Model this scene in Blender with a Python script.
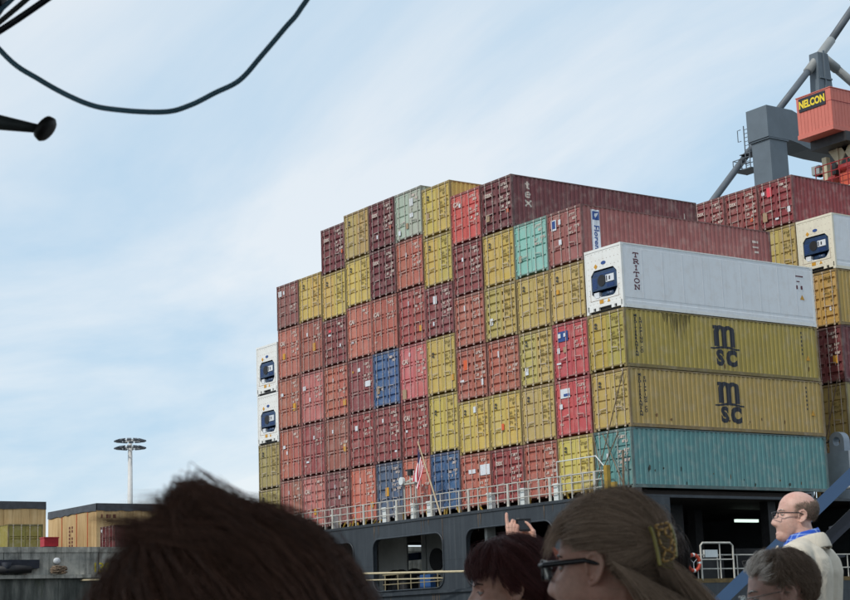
import bpy, bmesh, math, random
import numpy as np
from mathutils import Vector, Matrix, Euler

for _o in list(bpy.data.objects):
    bpy.data.objects.remove(_o)
S = bpy.context.scene
COL = S.collection
R = math.radians

# ------------------------------------------------------------------ camera
YAW, PITCH, ROLL = -0.95502893, 0.19294792, -0.03436964
cam_d = bpy.data.cameras.new('camera')
cam = bpy.data.objects.new('camera', cam_d)
COL.objects.link(cam)
_cy, _sy, _cp, _sp = math.cos(YAW), math.sin(YAW), math.cos(PITCH), math.sin(PITCH)
_f = Vector((_sy * _cp, _cy * _cp, _sp))
_r = Vector((_cy, -_sy, 0))
_u = _r.cross(_f)
_r2 = _r * math.cos(ROLL) + _u * math.sin(ROLL)
_u2 = -_r * math.sin(ROLL) + _u * math.cos(ROLL)
EYE = Vector((53.5798, -48.4755, 3.0))
cam.matrix_world = Matrix(((_r2.x, _u2.x, -_f.x, EYE.x), (_r2.y, _u2.y, -_f.y, EYE.y),
                           (_r2.z, _u2.z, -_f.z, EYE.z), (0, 0, 0, 1)))
cam_d.sensor_fit = 'HORIZONTAL'
cam_d.sensor_width = 36.0
cam_d.lens = 36.0 * 1679.438 / 850.0
cam_d.clip_start = 0.1
cam_d.clip_end = 12000
cam_d.dof.use_dof = True
cam_d.dof.focus_distance = 70.0
cam_d.dof.aperture_fstop = 17.0
S.camera = cam

# ------------------------------------------------------------------ sky, sun, exposure
SUN_EL = R(43)
SUN_AZ = math.atan2(0.10, -0.995)          # heading of the sun, measured from +Y towards +X
SUN_DIR = Vector((math.sin(SUN_AZ) * math.cos(SUN_EL), math.cos(SUN_AZ) * math.cos(SUN_EL), math.sin(SUN_EL)))
world = bpy.data.worlds.new('World')
S.world = world
world.use_nodes = True
wn, wl = world.node_tree.nodes, world.node_tree.links
wn.clear()
w_out = wn.new('ShaderNodeOutputWorld')
w_bg = wn.new('ShaderNodeBackground')
w_sky = wn.new('ShaderNodeTexSky')
w_sky.sky_type = 'NISHITA'
w_sky.sun_disc = False
w_sky.sun_elevation = SUN_EL
w_sky.sun_rotation = SUN_AZ
w_sky.air_density = 1.0
w_sky.dust_density = 1.2
w_sky.ozone_density = 1.2
w_bg.inputs['Strength'].default_value = 0.15
# thin high cloud: noise on a plane far overhead, mixed into the sky colour
w_tc = wn.new('ShaderNodeTexCoord')
w_sep = wn.new('ShaderNodeSeparateXYZ')
wl.new(w_tc.outputs['Generated'], w_sep.inputs[0])
w_zc = wn.new('ShaderNodeMath'); w_zc.operation = 'MAXIMUM'; w_zc.inputs[1].default_value = 0.0
wl.new(w_sep.outputs['Z'], w_zc.inputs[0])
w_za = wn.new('ShaderNodeMath'); w_za.operation = 'ADD'; w_za.inputs[1].default_value = 0.16
wl.new(w_zc.outputs[0], w_za.inputs[0])
w_dx = wn.new('ShaderNodeMath'); w_dx.operation = 'DIVIDE'
w_dy = wn.new('ShaderNodeMath'); w_dy.operation = 'DIVIDE'
wl.new(w_sep.outputs['X'], w_dx.inputs[0]); wl.new(w_za.outputs[0], w_dx.inputs[1])
wl.new(w_sep.outputs['Y'], w_dy.inputs[0]); wl.new(w_za.outputs[0], w_dy.inputs[1])
w_cmb = wn.new('ShaderNodeCombineXYZ')
wl.new(w_dx.outputs[0], w_cmb.inputs[0]); wl.new(w_dy.outputs[0], w_cmb.inputs[1])
w_map = wn.new('ShaderNodeMapping')
w_map.inputs['Rotation'].default_value = (0, 0, R(-35))
w_map.inputs['Scale'].default_value = (0.75, 1.5, 1)
w_map.inputs['Location'].default_value = (5.2, 2.2, 0)
wl.new(w_cmb.outputs[0], w_map.inputs[0])
w_n1 = wn.new('ShaderNodeTexNoise')
w_n1.inputs['Scale'].default_value = 0.7
w_n1.inputs['Detail'].default_value = 9
w_n1.inputs['Roughness'].default_value = 0.56
w_n1.inputs['Distortion'].default_value = 0.5
wl.new(w_map.outputs[0], w_n1.inputs['Vector'])
w_ramp = wn.new('ShaderNodeValToRGB')
w_ramp.color_ramp.elements[0].position = 0.385
w_ramp.color_ramp.elements[0].color = (3.55, 4.8, 5.9, 1)
w_ramp.color_ramp.elements[1].position = 0.56
w_ramp.color_ramp.elements[1].color = (5.7, 6.1, 6.4, 1)
wl.new(w_n1.outputs['Fac'], w_ramp.inputs[0])
w_mix = wn.new('ShaderNodeMixRGB')
w_mix.inputs['Fac'].default_value = 0.86
wl.new(w_ramp.outputs['Color'], w_mix.inputs['Color2'])
wl.new(w_sky.outputs['Color'], w_mix.inputs['Color1'])
wl.new(w_mix.outputs[0], w_bg.inputs['Color'])
wl.new(w_bg.outputs[0], w_out.inputs['Surface'])

sun_d = bpy.data.lights.new('sun', 'SUN')
sun_d.energy = 2.1
sun_d.angle = R(1.2)
sun_d.color = (1.0, 0.95, 0.87)
sun = bpy.data.objects.new('sun', sun_d)
COL.objects.link(sun)
sun.rotation_euler = SUN_DIR.to_track_quat('Z', 'Y').to_euler()
sun.location = (0, -60, 80)

S.view_settings.view_transform = 'Standard'
S.view_settings.look = 'None'
S.view_settings.exposure = 0.0
S.view_settings.gamma = 1.0
S.cycles.max_bounces = 8
S.cycles.use_denoising = True

# ------------------------------------------------------------------ helpers
def lin(r, g, b):
    return tuple(((c / 255.0) / 12.92 if c / 255.0 <= 0.04045 else ((c / 255.0 + 0.055) / 1.055) ** 2.4) for c in (r, g, b)) + (1.0,)


class MB:
    """collects simple shapes and links them as one mesh object"""
    def __init__(self):
        self.v, self.f = [], []

    def add(self, vs, fs):
        n = len(self.v)
        self.v += [tuple(p) for p in vs]
        self.f += [tuple(i + n for i in q) for q in fs]
        return self

    def box(self, x0, x1, y0, y1, z0, z1):
        return self.add([(x0, y0, z0), (x1, y0, z0), (x1, y1, z0), (x0, y1, z0),
                         (x0, y0, z1), (x1, y0, z1), (x1, y1, z1), (x0, y1, z1)],
                        [(0, 3, 2, 1), (4, 5, 6, 7), (0, 1, 5, 4), (1, 2, 6, 5), (2, 3, 7, 6), (3, 0, 4, 7)])

    def tube(self, pts, r, n=8, caps=True):
        pts = [Vector(p) for p in pts]
        rr = list(r) if hasattr(r, '__len__') else [r] * len(pts)
        vs, fs = [], []
        up = None
        for i, p in enumerate(pts):
            t = (pts[min(i + 1, len(pts) - 1)] - pts[max(i - 1, 0)]).normalized()
            if up is None:
                up = Vector((0, 0, 1)) if abs(t.z) < 0.9 else Vector((1, 0, 0))
            a = t.cross(up).normalized()
            b = a.cross(t).normalized()
            up = b
            for k in range(n):
                an = 2 * math.pi * k / n
                vs.append(p + (a * math.cos(an) + b * math.sin(an)) * rr[i])
        for i in range(len(pts) - 1):
            for k in range(n):
                k2 = (k + 1) % n
                fs.append((i * n + k, i * n + k2, (i + 1) * n + k2, (i + 1) * n + k))
        if caps:
            fs.append(tuple(reversed(range(n))))
            fs.append(tuple(range((len(pts) - 1) * n, len(pts) * n)))
        return self.add(vs, fs)

    def bar(self, p0, p1, w, h):
        """square bar from p0 to p1"""
        p0, p1 = Vector(p0), Vector(p1)
        t = (p1 - p0).normalized()
        up = Vector((0, 0, 1)) if abs(t.z) < 0.95 else Vector((0, 1, 0))
        a = t.cross(up).normalized() * (w / 2)
        b = a.cross(t).normalized() * (h / 2)
        return self.add([p0 - a - b, p0 + a - b, p0 + a + b, p0 - a + b, p1 - a - b, p1 + a - b, p1 + a + b, p1 - a + b],
                        [(0, 3, 2, 1), (4, 5, 6, 7), (0, 1, 5, 4), (1, 2, 6, 5), (2, 3, 7, 6), (3, 0, 4, 7)])

    def ball(self, c, r, nu=12, nv=8):
        c = Vector(c)
        rx, ry, rz = r if hasattr(r, '__len__') else (r, r, r)
        vs = [c + Vector((0, 0, -rz))]
        for i in range(1, nv):
            th = math.pi * i / nv - math.pi / 2
            for k in range(nu):
                ph = 2 * math.pi * k / nu
                vs.append(c + Vector((rx * math.cos(th) * math.cos(ph), ry * math.cos(th) * math.sin(ph), rz * math.sin(th))))
        vs.append(c + Vector((0, 0, rz)))
        fs = [(0, 1 + (k + 1) % nu, 1 + k) for k in range(nu)]
        for i in range(nv - 2):
            for k in range(nu):
                k2 = (k + 1) % nu
                fs.append((1 + i * nu + k, 1 + i * nu + k2, 1 + (i + 1) * nu + k2, 1 + (i + 1) * nu + k))
        L = len(vs) - 1
        fs += [(L, 1 + (nv - 2) * nu + k, 1 + (nv - 2) * nu + (k + 1) % nu) for k in range(nu)]
        return self.add(vs, fs)

    def mesh(self, name, smooth=False):
        me = bpy.data.meshes.new(name)
        me.from_pydata(self.v, [], self.f)
        if smooth:
            me.polygons.foreach_set('use_smooth', [True] * len(me.polygons))
        me.update()
        return me

    def build(self, name, mat, parent=None, smooth=False, color=None):
        return link(name, self.mesh(name, smooth), mat, parent, color)


def link(name, me, mat, parent=None, color=None):
    o = bpy.data.objects.new(name, me)
    COL.objects.link(o)
    if parent is not None:
        o.parent = parent
    if mat is not None and len(me.materials) == 0:
        me.materials.append(mat)
    if color is not None:
        o.color = color
    return o


def tag(o, label=None, cat=None, group=None, kind=None):
    if label: o['label'] = label
    if cat: o['category'] = cat
    if group: o['group'] = group
    if kind: o['kind'] = kind
    return o


def empty(name, loc, label=None, cat=None, group=None, rz=0.0):
    o = bpy.data.objects.new(name, None)
    o.empty_display_size = 0.3
    COL.objects.link(o)
    o.location = loc
    o.rotation_euler = (0, 0, rz)
    return tag(o, label, cat, group)


def plate(outer, holes, thick, bevel=0.0):
    """flat 2D outline with holes -> mesh data in the local XY plane, thickness centred on z=0"""
    cu = bpy.data.curves.new('outline', 'CURVE')
    cu.dimensions = '2D'
    cu.fill_mode = 'BOTH'
    cu.extrude = thick / 2
    for pl in [outer] + list(holes):
        sp = cu.splines.new('POLY')
        sp.points.add(len(pl) - 1)
        for p, q in zip(sp.points, pl):
            p.co = (q[0], q[1], 0, 1)
        sp.use_cyclic_u = True
    ob = bpy.data.objects.new('outline', cu)
    COL.objects.link(ob)
    me = bpy.data.meshes.new_from_object(ob.evaluated_get(bpy.context.evaluated_depsgraph_get()))
    bpy.data.objects.remove(ob)
    me.materials.clear()
    me.polygons.foreach_set('use_smooth', [False] * len(me.polygons))
    return me


def xform(me, M):
    me.transform(M)
    return me


M_XZ = Matrix(((1, 0, 0, 0), (0, 0, -1, 0), (0, 1, 0, 0), (0, 0, 0, 1)))     # plate XY -> world XZ, facing -Y
M_YZ = Matrix(((0, 0, 1, 0), (1, 0, 0, 0), (0, 1, 0, 0), (0, 0, 0, 1)))      # plate XY -> world YZ, facing +X


def rounded(x0, x1, y0, y1, r, n=5):
    pts = []
    for cx, cy, a0 in ((x1 - r, y1 - r, 0), (x0 + r, y1 - r, 90), (x0 + r, y0 + r, 180), (x1 - r, y0 + r, 270)):
        for k in range(n + 1):
            a = R(a0 + 90 * k / n)
            pts.append((cx + r * math.cos(a), cy + r * math.sin(a)))
    return pts


def text_mesh(s, size, bold=0.0, shear=0.0, line=1.0, thick=0.0015):
    """lettering as a flat mesh in local XY, centred on x"""
    cu = bpy.data.curves.new('lettering', 'FONT')
    cu.body = s
    cu.size = size
    cu.offset = bold
    cu.shear = shear
    cu.align_x = 'CENTER'
    cu.align_y = 'CENTER'
    cu.space_line = line
    cu.resolution_u = 3
    cu.extrude = thick
    ob = bpy.data.objects.new('lettering', cu)
    COL.objects.link(ob)
    me = bpy.data.meshes.new_from_object(ob.evaluated_get(bpy.context.evaluated_depsgraph_get()))
    bpy.data.objects.remove(ob)
    me.materials.clear()
    return me


def join_meshes(name, items):
    bm = bmesh.new()
    for me, M in items:
        tmp = me.copy()
        tmp.transform(M)
        bm.from_mesh(tmp)
        bpy.data.meshes.remove(tmp)
    out = bpy.data.meshes.new(name)
    bm.to_mesh(out)
    bm.free()
    return out


# ------------------------------------------------------------------ materials
def new_mat(name):
    m = bpy.data.materials.new(name)
    m.use_nodes = True
    nt = m.node_tree
    bs = nt.nodes['Principled BSDF']
    return m, nt, bs


def nodes_noise(nt, scale, detail=4, rough=0.55, coord='Object', stretch=None, rnd=True, dist=0.0):
    tc = nt.nodes.new('ShaderNodeTexCoord')
    mp = nt.nodes.new('ShaderNodeMapping')
    if stretch: mp.inputs['Scale'].default_value = stretch
    nt.links.new(tc.outputs[coord], mp.inputs['Vector'])
    if rnd:
        oi = nt.nodes.new('ShaderNodeObjectInfo')
        ml = nt.nodes.new('ShaderNodeMath'); ml.operation = 'MULTIPLY'; ml.inputs[1].default_value = 87.0
        nt.links.new(oi.outputs['Random'], ml.inputs[0])
        nt.links.new(ml.outputs[0], mp.inputs['Location'])
    n = nt.nodes.new('ShaderNodeTexNoise')
    n.inputs['Scale'].default_value = scale
    n.inputs['Detail'].default_value = detail
    n.inputs['Roughness'].default_value = rough
    n.inputs['Distortion'].default_value = dist
    nt.links.new(mp.outputs[0], n.inputs['Vector'])
    return n.outputs['Fac']


def ramp(nt, fac, stops):
    r = nt.nodes.new('ShaderNodeValToRGB')
    e = r.color_ramp.elements
    while len(e) < len(stops): e.new(0.5)
    for el, (p, c) in zip(e, stops):
        el.position = p
        el.color = c if hasattr(c, '__len__') else (c, c, c, 1)
    nt.links.new(fac, r.inputs[0])
    return r.outputs['Color']


def mix(nt, fac, a, b, mode='MIX'):
    m = nt.nodes.new('ShaderNodeMixRGB')
    m.blend_type = mode
    for s, v in (('Fac', fac), ('Color1', a), ('Color2', b)):
        if isinstance(v, (int, float)): m.inputs[s].default_value = v if s == 'Fac' else (v, v, v, 1)
        elif isinstance(v, tuple): m.inputs[s].default_value = v
        else: nt.links.new(v, m.inputs[s])
    return m.outputs[0]


def bump(nt, bs, fac, strength=0.3, dist=0.01):
    b = nt.nodes.new('ShaderNodeBump')
    b.inputs['Strength'].default_value = strength
    b.inputs['Distance'].default_value = dist
    nt.links.new(fac, b.inputs['Height'])
    nt.links.new(b.outputs[0], bs.inputs['Normal'])


def mat_paint(name, rust=0.5, fade=0.16, rough=0.55):
    """weathered paint; the colour is the object's own colour"""
    m, nt, bs = new_mat(name)
    oi = nt.nodes.new('ShaderNodeObjectInfo')
    base = oi.outputs['Color']
    big = nodes_noise(nt, 0.9, 5, 0.6)
    base = mix(nt, 1.0, base, ramp(nt, big, [(0.3, 1 - fade), (0.7, 1 + 0.0)]), 'MULTIPLY')
    chalk = nodes_noise(nt, 2.3, 5, 0.6)
    base = mix(nt, ramp(nt, chalk, [(0.48, 0.0), (0.78, 0.30)]), base, (0.55, 0.48, 0.42, 1))
    streak = nodes_noise(nt, 1.0, 5, 0.65, stretch=(5.0, 5.0, 0.35))
    base = mix(nt, ramp(nt, streak, [(0.52, 0.0), (0.80, 0.55 * rust + 0.1)]), base, (0.085, 0.052, 0.035, 1))
    spots = nodes_noise(nt, 7.0, 6, 0.7)
    base = mix(nt, ramp(nt, spots, [(0.63, 0.0), (0.69, 0.85 * rust)]), base, (0.11, 0.042, 0.02, 1))
    nt.links.new(base, bs.inputs['Base Color'])
    bs.inputs['Roughness'].default_value = rough
    bump(nt, bs, nodes_noise(nt, 14.0, 3), 0.15, 0.01)
    return m


def mat_bar(name):
    m, nt, bs = new_mat(name)
    oi = nt.nodes.new('ShaderNodeObjectInfo')
    n = nodes_noise(nt, 5, 4, .6)
    c = mix(nt, ramp(nt, n, [(.35, .5), (.7, .9)]), oi.outputs['Color'], (.50, .44, .40, 1))
    nt.links.new(c, bs.inputs['Base Color'])
    bs.inputs['Roughness'].default_value = .55
    return m


def mat_plain(name, col, rough=0.6, metal=0.0, var=0.2, scale=3.0, bumps=0.1, coord='Object', stretch=None, spec=None):
    m, nt, bs = new_mat(name)
    n = nodes_noise(nt, scale, 5, 0.6, coord, stretch)
    c = mix(nt, 1.0, col, ramp(nt, n, [(0.3, 1 - var), (0.7, 1 + var * 0.5)]), 'MULTIPLY')
    nt.links.new(c, bs.inputs['Base Color'])
    bs.inputs['Roughness'].default_value = rough
    bs.inputs['Metallic'].default_value = metal
    if spec is not None: bs.inputs['Specular IOR Level'].default_value = spec
    if bumps: bump(nt, bs, nodes_noise(nt, scale * 8, 3, coord=coord), bumps, 0.01)
    return m


PAINT = mat_paint('container_paint', 0.35)
PAINT_FRAME = mat_paint('container_frame_paint', 0.8)
PAINT_CLEAN = mat_paint('reefer_paint', 0.10, 0.05, 0.4)
BARM = mat_bar('locking_bar_paint')
GALV = mat_plain('galvanised_bar', lin(176, 160, 146), 0.5, 0.1, 0.3, 6, 0)
BLACK = mat_plain('black_rubber', (0.012, 0.012, 0.014, 1), 0.6)
MARKW = mat_plain('white_lettering', lin(208, 192, 182), 0.6, 0, 0.25, 9, 0)
MARKD = mat_plain('dark_lettering', lin(38, 42, 54), 0.6, 0, 0.3, 5, 0)
MARKR = mat_plain('maroon_lettering', lin(95, 40, 55), 0.6, 0, 0.2, 9, 0)
MARKB = mat_plain('blue_lettering', lin(40, 75, 140), 0.6, 0, 0.15, 9, 0)
PLACARD = mat_plain('yellow_placard', lin(205, 150, 45), 0.6, 0, 0.15, 9, 0)
ORANGE = mat_plain('orange_sticker', lin(215, 95, 50), 0.6, 0, 0.15, 9, 0)
STICKW = mat_plain('white_sticker', lin(215, 220, 226), 0.5, 0, 0.12, 9, 0)
NAVY = mat_plain('navy_machinery', lin(42, 66, 98), 0.4, 0.1, 0.3, 4, 0.05)
PINK = mat_plain('pink_sticker', lin(225, 70, 85), 0.6, 0, 0.12, 9, 0)
TAN = mat_plain('primer_patch', lin(165, 140, 112), 0.7, 0, 0.15, 9, 0)
# ------------------------------------------------------------------ setting: water, quay, ground
Z0 = 8.588            # underside of the lowest containers
PITCHX = 2.49555      # spacing of the container rows

m, nt, bs = new_mat('harbour_water')
bs.inputs['Base Color'].default_value = (0.018, 0.028, 0.026, 1)
bs.inputs['Roughness'].default_value = 0.12
bump(nt, bs, nodes_noise(nt, 0.9, 6, 0.6, rnd=False), 0.6, 0.25)
WATER = m
wm = MB().add([(-36, -3000, 0), (6000, -3000, 0), (6000, 6000, 0), (-36, 6000, 0)], [(0, 1, 2, 3)])
tag(wm.build('water', WATER), kind='structure')

m, nt, bs = new_mat('quay_concrete')
n1 = nodes_noise(nt, 0.7, 7, 0.65, rnd=False)
c = ramp(nt, n1, [(0.3, lin(126, 130, 126)), (0.5, lin(166, 167, 160)), (0.7, lin(202, 200, 190))])
n2 = nodes_noise(nt, 1.0, 6, 0.7, stretch=(2.0, 2.0, 0.22), rnd=False)
c = mix(nt, ramp(nt, n2, [(0.46, 0.0), (0.7, 0.85)]), c, lin(42, 46, 44))
n3 = nodes_noise(nt, 2.6, 6, 0.7, rnd=False)
c = mix(nt, ramp(nt, n3, [(0.55, 0.0), (0.7, 0.45)]), c, lin(60, 64, 62))
nt.links.new(c, bs.inputs['Base Color'])
bs.inputs['Roughness'].default_value = 0.85
bump(nt, bs, nodes_noise(nt, 5, 6, rnd=False), 0.4, 0.03)
CONC = m
m, nt, bs = new_mat('quay_lower_wall')
n1 = nodes_noise(nt, 0.9, 6, 0.65, stretch=(1.2, 1.6, 0.3), rnd=False)
c = ramp(nt, n1, [(0.3, lin(46, 50, 48)), (0.5, lin(92, 96, 92)), (0.68, lin(136, 138, 131))])
n2 = nodes_noise(nt, 0.8, 6, 0.7, stretch=(1.0, 1.2, 0.3), rnd=False)
c = mix(nt, ramp(nt, n2, [(0.55, 0.0), (0.7, 0.8)]), c, lin(58, 66, 34))
nt.links.new(c, bs.inputs['Base Color'])
bs.inputs['Roughness'].default_value = 0.9
bump(nt, bs, nodes_noise(nt, 4, 6, rnd=False), 0.5, 0.03)
CONC_LOW = m

quay = empty('quay_wall', (-36, -10, 0), 'grey weathered concrete quay wall with mossy lower half and yellow number', 'quay wall')
# top course built as cast panels with joints, a ledge and the darker wall below it
y = -70.0
k = 0
while y < 90:
    L = 5.6
    MB().box(-0.9, 0.0, y - -10 + 0.02, y + 10 + L - 0.02, 6.62, 7.86).build('concrete_panel', CONC, quay)
    MB().box(-0.95, 0.05, y + 10 + 0.004, y + 10 + L - 0.004, 7.86, 8.16).build('coping_stone', CONC, quay)
    y += L
MB().box(-0.9, 0.28, -60, 100, 6.42, 6.615).build('ledge', CONC, quay)
MB().box(-0.9, -0.05, -60, 100, -6, 6.418).build('lower_wall', CONC_LOW, quay)
low = MB()
for k in range(30):
    yy = -58 + k * 5.2
    low.box(-0.05, 0.03, yy, yy + 0.35, -2, 6.418)
low.build('pilaster', CONC_LOW, quay)
yel = mat_plain('yellow_number_paint', lin(205, 190, 60), 0.7, 0, 0.35, 6, 0)
tm = text_mesh('1397', 0.74, 0.012)
link('quay_number', xform(tm, Matrix.Translation((0.012, 1.95, 6.98)) @ M_YZ), yel, quay)
tag(MB().box(-3000, -36.9, -3000, 6000, 7.2, 8.158).build('ground', mat_plain('quay_paving', (0.16, 0.155, 0.145, 1), 0.9, 0, 0.3, 0.4)), kind='structure')
pipe = mat_plain('quay_fittings', lin(40, 46, 58), 0.7, 0.2, 0.4, 3)
fb = MB().box(0.0, 0.3, -24, -12.05, 6.95, 7.42)
o = fb.build('fender_beam', pipe); o.location = (-36, 0, 0.03)
tag(o, 'dark blue steel fender beam fixed along the quay wall', 'fender beam')
fnd = empty('rubber_fender', (-35.6, -13.1, 6.75), 'dark lumpy rubber fender lying on quay ledge below the blue beam', 'fender')
MB().tube([(0, -1.6, 0.15), (0, -0.2, 0.18), (0, 0.5, 0.15)], [0.22, 0.24, 0.2], 10).build('roller', BLACK, fnd, True)
MB().tube([(0.0, -0.9, 0.0), (0.0, -0.9, 0.55)], [0.2, 0.3], 10).build('bollard_cap', pipe, fnd, True)
rop = empty('rope_pile', (-35.62, -10.95, 6.62), 'small heap of pale frayed rope on the quay ledge', 'rope')
rb = MB()
random.seed(4)
for k in range(9):
    a = random.uniform(0, 6)
    pts = [(0.16 * math.cos(a + t) + random.uniform(-.05, .05), 0.45 * math.sin(a + t) * random.uniform(.7, 1.1), 0.05 + 0.045 * k + random.uniform(0, .06)) for t in np.linspace(0, 4.5, 10)]
    rb.tube(pts, 0.045, 6)
rb.build('coil', mat_plain('frayed_rope', lin(128, 110, 92), 0.9, 0, 0.4, 9), rop, True)
sr = empty('white_lamp', (-36, -10.95, 7.38), 'small white round lamp on the quay wall right of the blue beam', 'lamp')
MB().ball((0.1, 0, 0), (0.12, 0.22, 0.19)).build('globe', mat_plain('lamp_white', lin(205, 210, 214), 0.4), sr, True)
MB().box(0.0, 0.06, -0.08, 0.08, -0.12, 0.12).build('bracket', pipe, sr)
red = mat_plain('red_box_paint', lin(170, 32, 44), 0.5, 0, 0.2, 4)
rbx = empty('red_box', (-36.4, -11.2, 8.16), 'small red equipment box on the quay edge beside the crates', 'box')
MB().box(-.3, .3, -.42, .42, 0.04, .5).build('case', red, rbx)
MB().box(-.33, .33, -.45, .45, .5, .56).build('lid', red, rbx)
MB().box(-.25, .25, -.35, .35, 0, 0.04).build('foot', BLACK, rbx)

# ------------------------------------------------------------------ crates behind the quay
m, nt, bs = new_mat('plywood')
tcn = nodes_noise(nt, 1.0, 6, 0.6, stretch=(2.5, 2.5, 0.3))
c = ramp(nt, tcn, [(0.3, lin(176, 140, 92)), (0.5, lin(205, 172, 122)), (0.72, lin(222, 192, 146))])
oi = nt.nodes.new('ShaderNodeObjectInfo')
c = mix(nt, 1.0, c, ramp(nt, oi.outputs['Random'], [(0.0, 0.86), (1.0, 1.06)]), 'MULTIPLY')
nt.links.new(c, bs.inputs['Base Color'])
bs.inputs['Roughness'].default_value = 0.8
PLY = m
TARP = mat_plain('black_tarpaulin', lin(62, 64, 70), 0.45, 0, 0.4, 2.5, 0.5)
SEAM = mat_plain('orange_tape', lin(205, 105, 60), 0.6, 0, 0.2, 4)


def crate(loc, lx, ly, h, label, seams=(), stencil=False):
    c = empty('wooden_crate', loc, label, 'crate', 'large plywood crates on the quay')
    hw = h - 0.52
    MB().box(-lx + .03, -.03, .03, ly - .03, 0, h - .02).build('core', TARP, c)
    n = int(round(ly / 0.62)); w = ly / n
    for i in range(n):
        MB().box(-.03, 0.003 * (i % 3), i * w + .008, (i + 1) * w - .008, 0.02, hw + 0.02).build('plank', PLY, c)
    n = int(round(lx / 0.9)); w = lx / n
    for i in range(n):
        MB().box(-(i + 1) * w + .008, -i * w - .008, 0.003 * (i % 2), .03, 0.02, hw + 0.02).build('plank', PLY, c)
    # tarpaulin cap that hangs over the top edge, uneven hem
    t = MB()
    random.seed(int(ly * 10))
    N = 14
    for (ax, x0, x1) in (('y', 0.0, ly), ('x', -lx, 0.0)):
        prev = None
        for i in range(N + 1):
            a = x0 + (x1 - x0) * i / N
            drop = hw - random.uniform(-.06, .07)
            out = .03 + random.uniform(0, .03)
            top = ((out, a, h) if ax == 'y' else (a, -out, h))
            bot = ((out + .02, a, drop) if ax == 'y' else (a, -out - .02, drop))
            if prev: t.add([prev[1], bot, top, prev[0]], [(0, 1, 2, 3)] if ax == 'y' else [(0, 1, 2, 3)])
            prev = (top, bot)
    t.box(-lx, .03, -.03, ly, h - .015, h + .01)
    t.build('tarpaulin', TARP, c)
    for s in seams:
        MB().box(-s - .05, -s + .05, -.035, -.012, 0.02, h - .1).build('seam_tape', SEAM, c)
    if stencil:
        st = MB()
        random.seed(8)
        for r_ in range(2):
            for q in range(9):
                z = 0.9 + q * 0.27
                if random.random() < .85:
                    st.box(-4.25 - r_ * .5 - .22, -4.25 - r_ * .5, -.028, -.012, z, z + .17)
        for q, (a, b) in enumerate(((.35, .12), (.75, .2), (1.0, .1), (1.3, .22))):
            st.box(.009, .016, a, a + b, hw - .55, hw - .55 + .28)
        st.build('stencil', mat_plain('stencil_ink', lin(120, 72, 58), 0.8), c)
    return c


crate((-61.2, 2.7, 8.16), 9.0, 5.3, 4.62, 'long plywood crate with orange seam tape under black tarpaulin', (1.55, 3.55, 6.3), True)
crate((-61.2, -12.5, 8.16), 9.0, 11.3, 4.66, 'plywood crate at the left edge behind an olive container', ())

# tall floodlight mast
STEELW = mat_plain('mast_paint', lin(208, 208, 206), 0.5, 0, 0.1, 2)
LAMPD = mat_plain('floodlight_housing', lin(74, 82, 92), 0.4, 0.2, 0.3, 2)
mast = empty('floodlight_mast', (-129.9, 37.6, 8.16), 'tall white floodlight mast with a double ring of lamps', 'light mast')
MB().tube([(0, 0, 0), (0, 0, 17.6)], [0.42, 0.25], 16).build('pole', STEELW, mast, True)
for zr in (17.1, 17.95):
    pts = [(1.45 * math.cos(a), 1.45 * math.sin(a), zr) for a in np.linspace(0, 2 * math.pi, 25)]
    MB().tube(pts, 0.06, 6, False).build('lamp_ring', STEELW, mast)
    b = MB()
    for a in range(4):
        b.bar((0, 0, zr), (1.45 * math.cos(a * R(90)), 1.45 * math.sin(a * R(90)), zr), .08, .08)
    b.build('spoke', STEELW, mast)
    for a in range(12):
        an = R(30 * a)
        d = Vector((math.cos(an), math.sin(an), 0)); e = Vector((-d.y, d.x, 0))
        p = d * 1.6 + Vector((0, 0, zr))
        vs = [p + d * q[0] + e * q[1] + Vector((0, 0, q[2])) for q in
              [(-.25, -.26, .2), (-.25, .26, .2), (-.25, .26, -.16), (-.25, -.26, -.16), (.3, -.2, .02), (.3, .2, .02), (.3, .2, -.1), (.3, -.2, -.1)]]
        MB().add(vs, [(0, 1, 2, 3), (4, 7, 6, 5), (0, 4, 5, 1), (3, 2, 6, 7), (0, 3, 7, 4), (1, 5, 6, 2)]).build('floodlight', LAMPD, mast)

# ------------------------------------------------------------------ containers
LEN = 12.192
HW = 1.219
_mesh = {}


def profile_x(y, depth=0.042, pitch=0.2775):
    """inward offset of the corrugated wall at distance y from the end"""
    t = ((y - 0.16) / pitch) % 1.0
    if t < 0.36: return 0.0
    if t < 0.52: return depth * (t - .36) / .16
    if t < 0.84: return depth
    return depth * (1 - (t - .84) / .16)


FOLDS = (0.0, .36, .52, .84)


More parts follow.
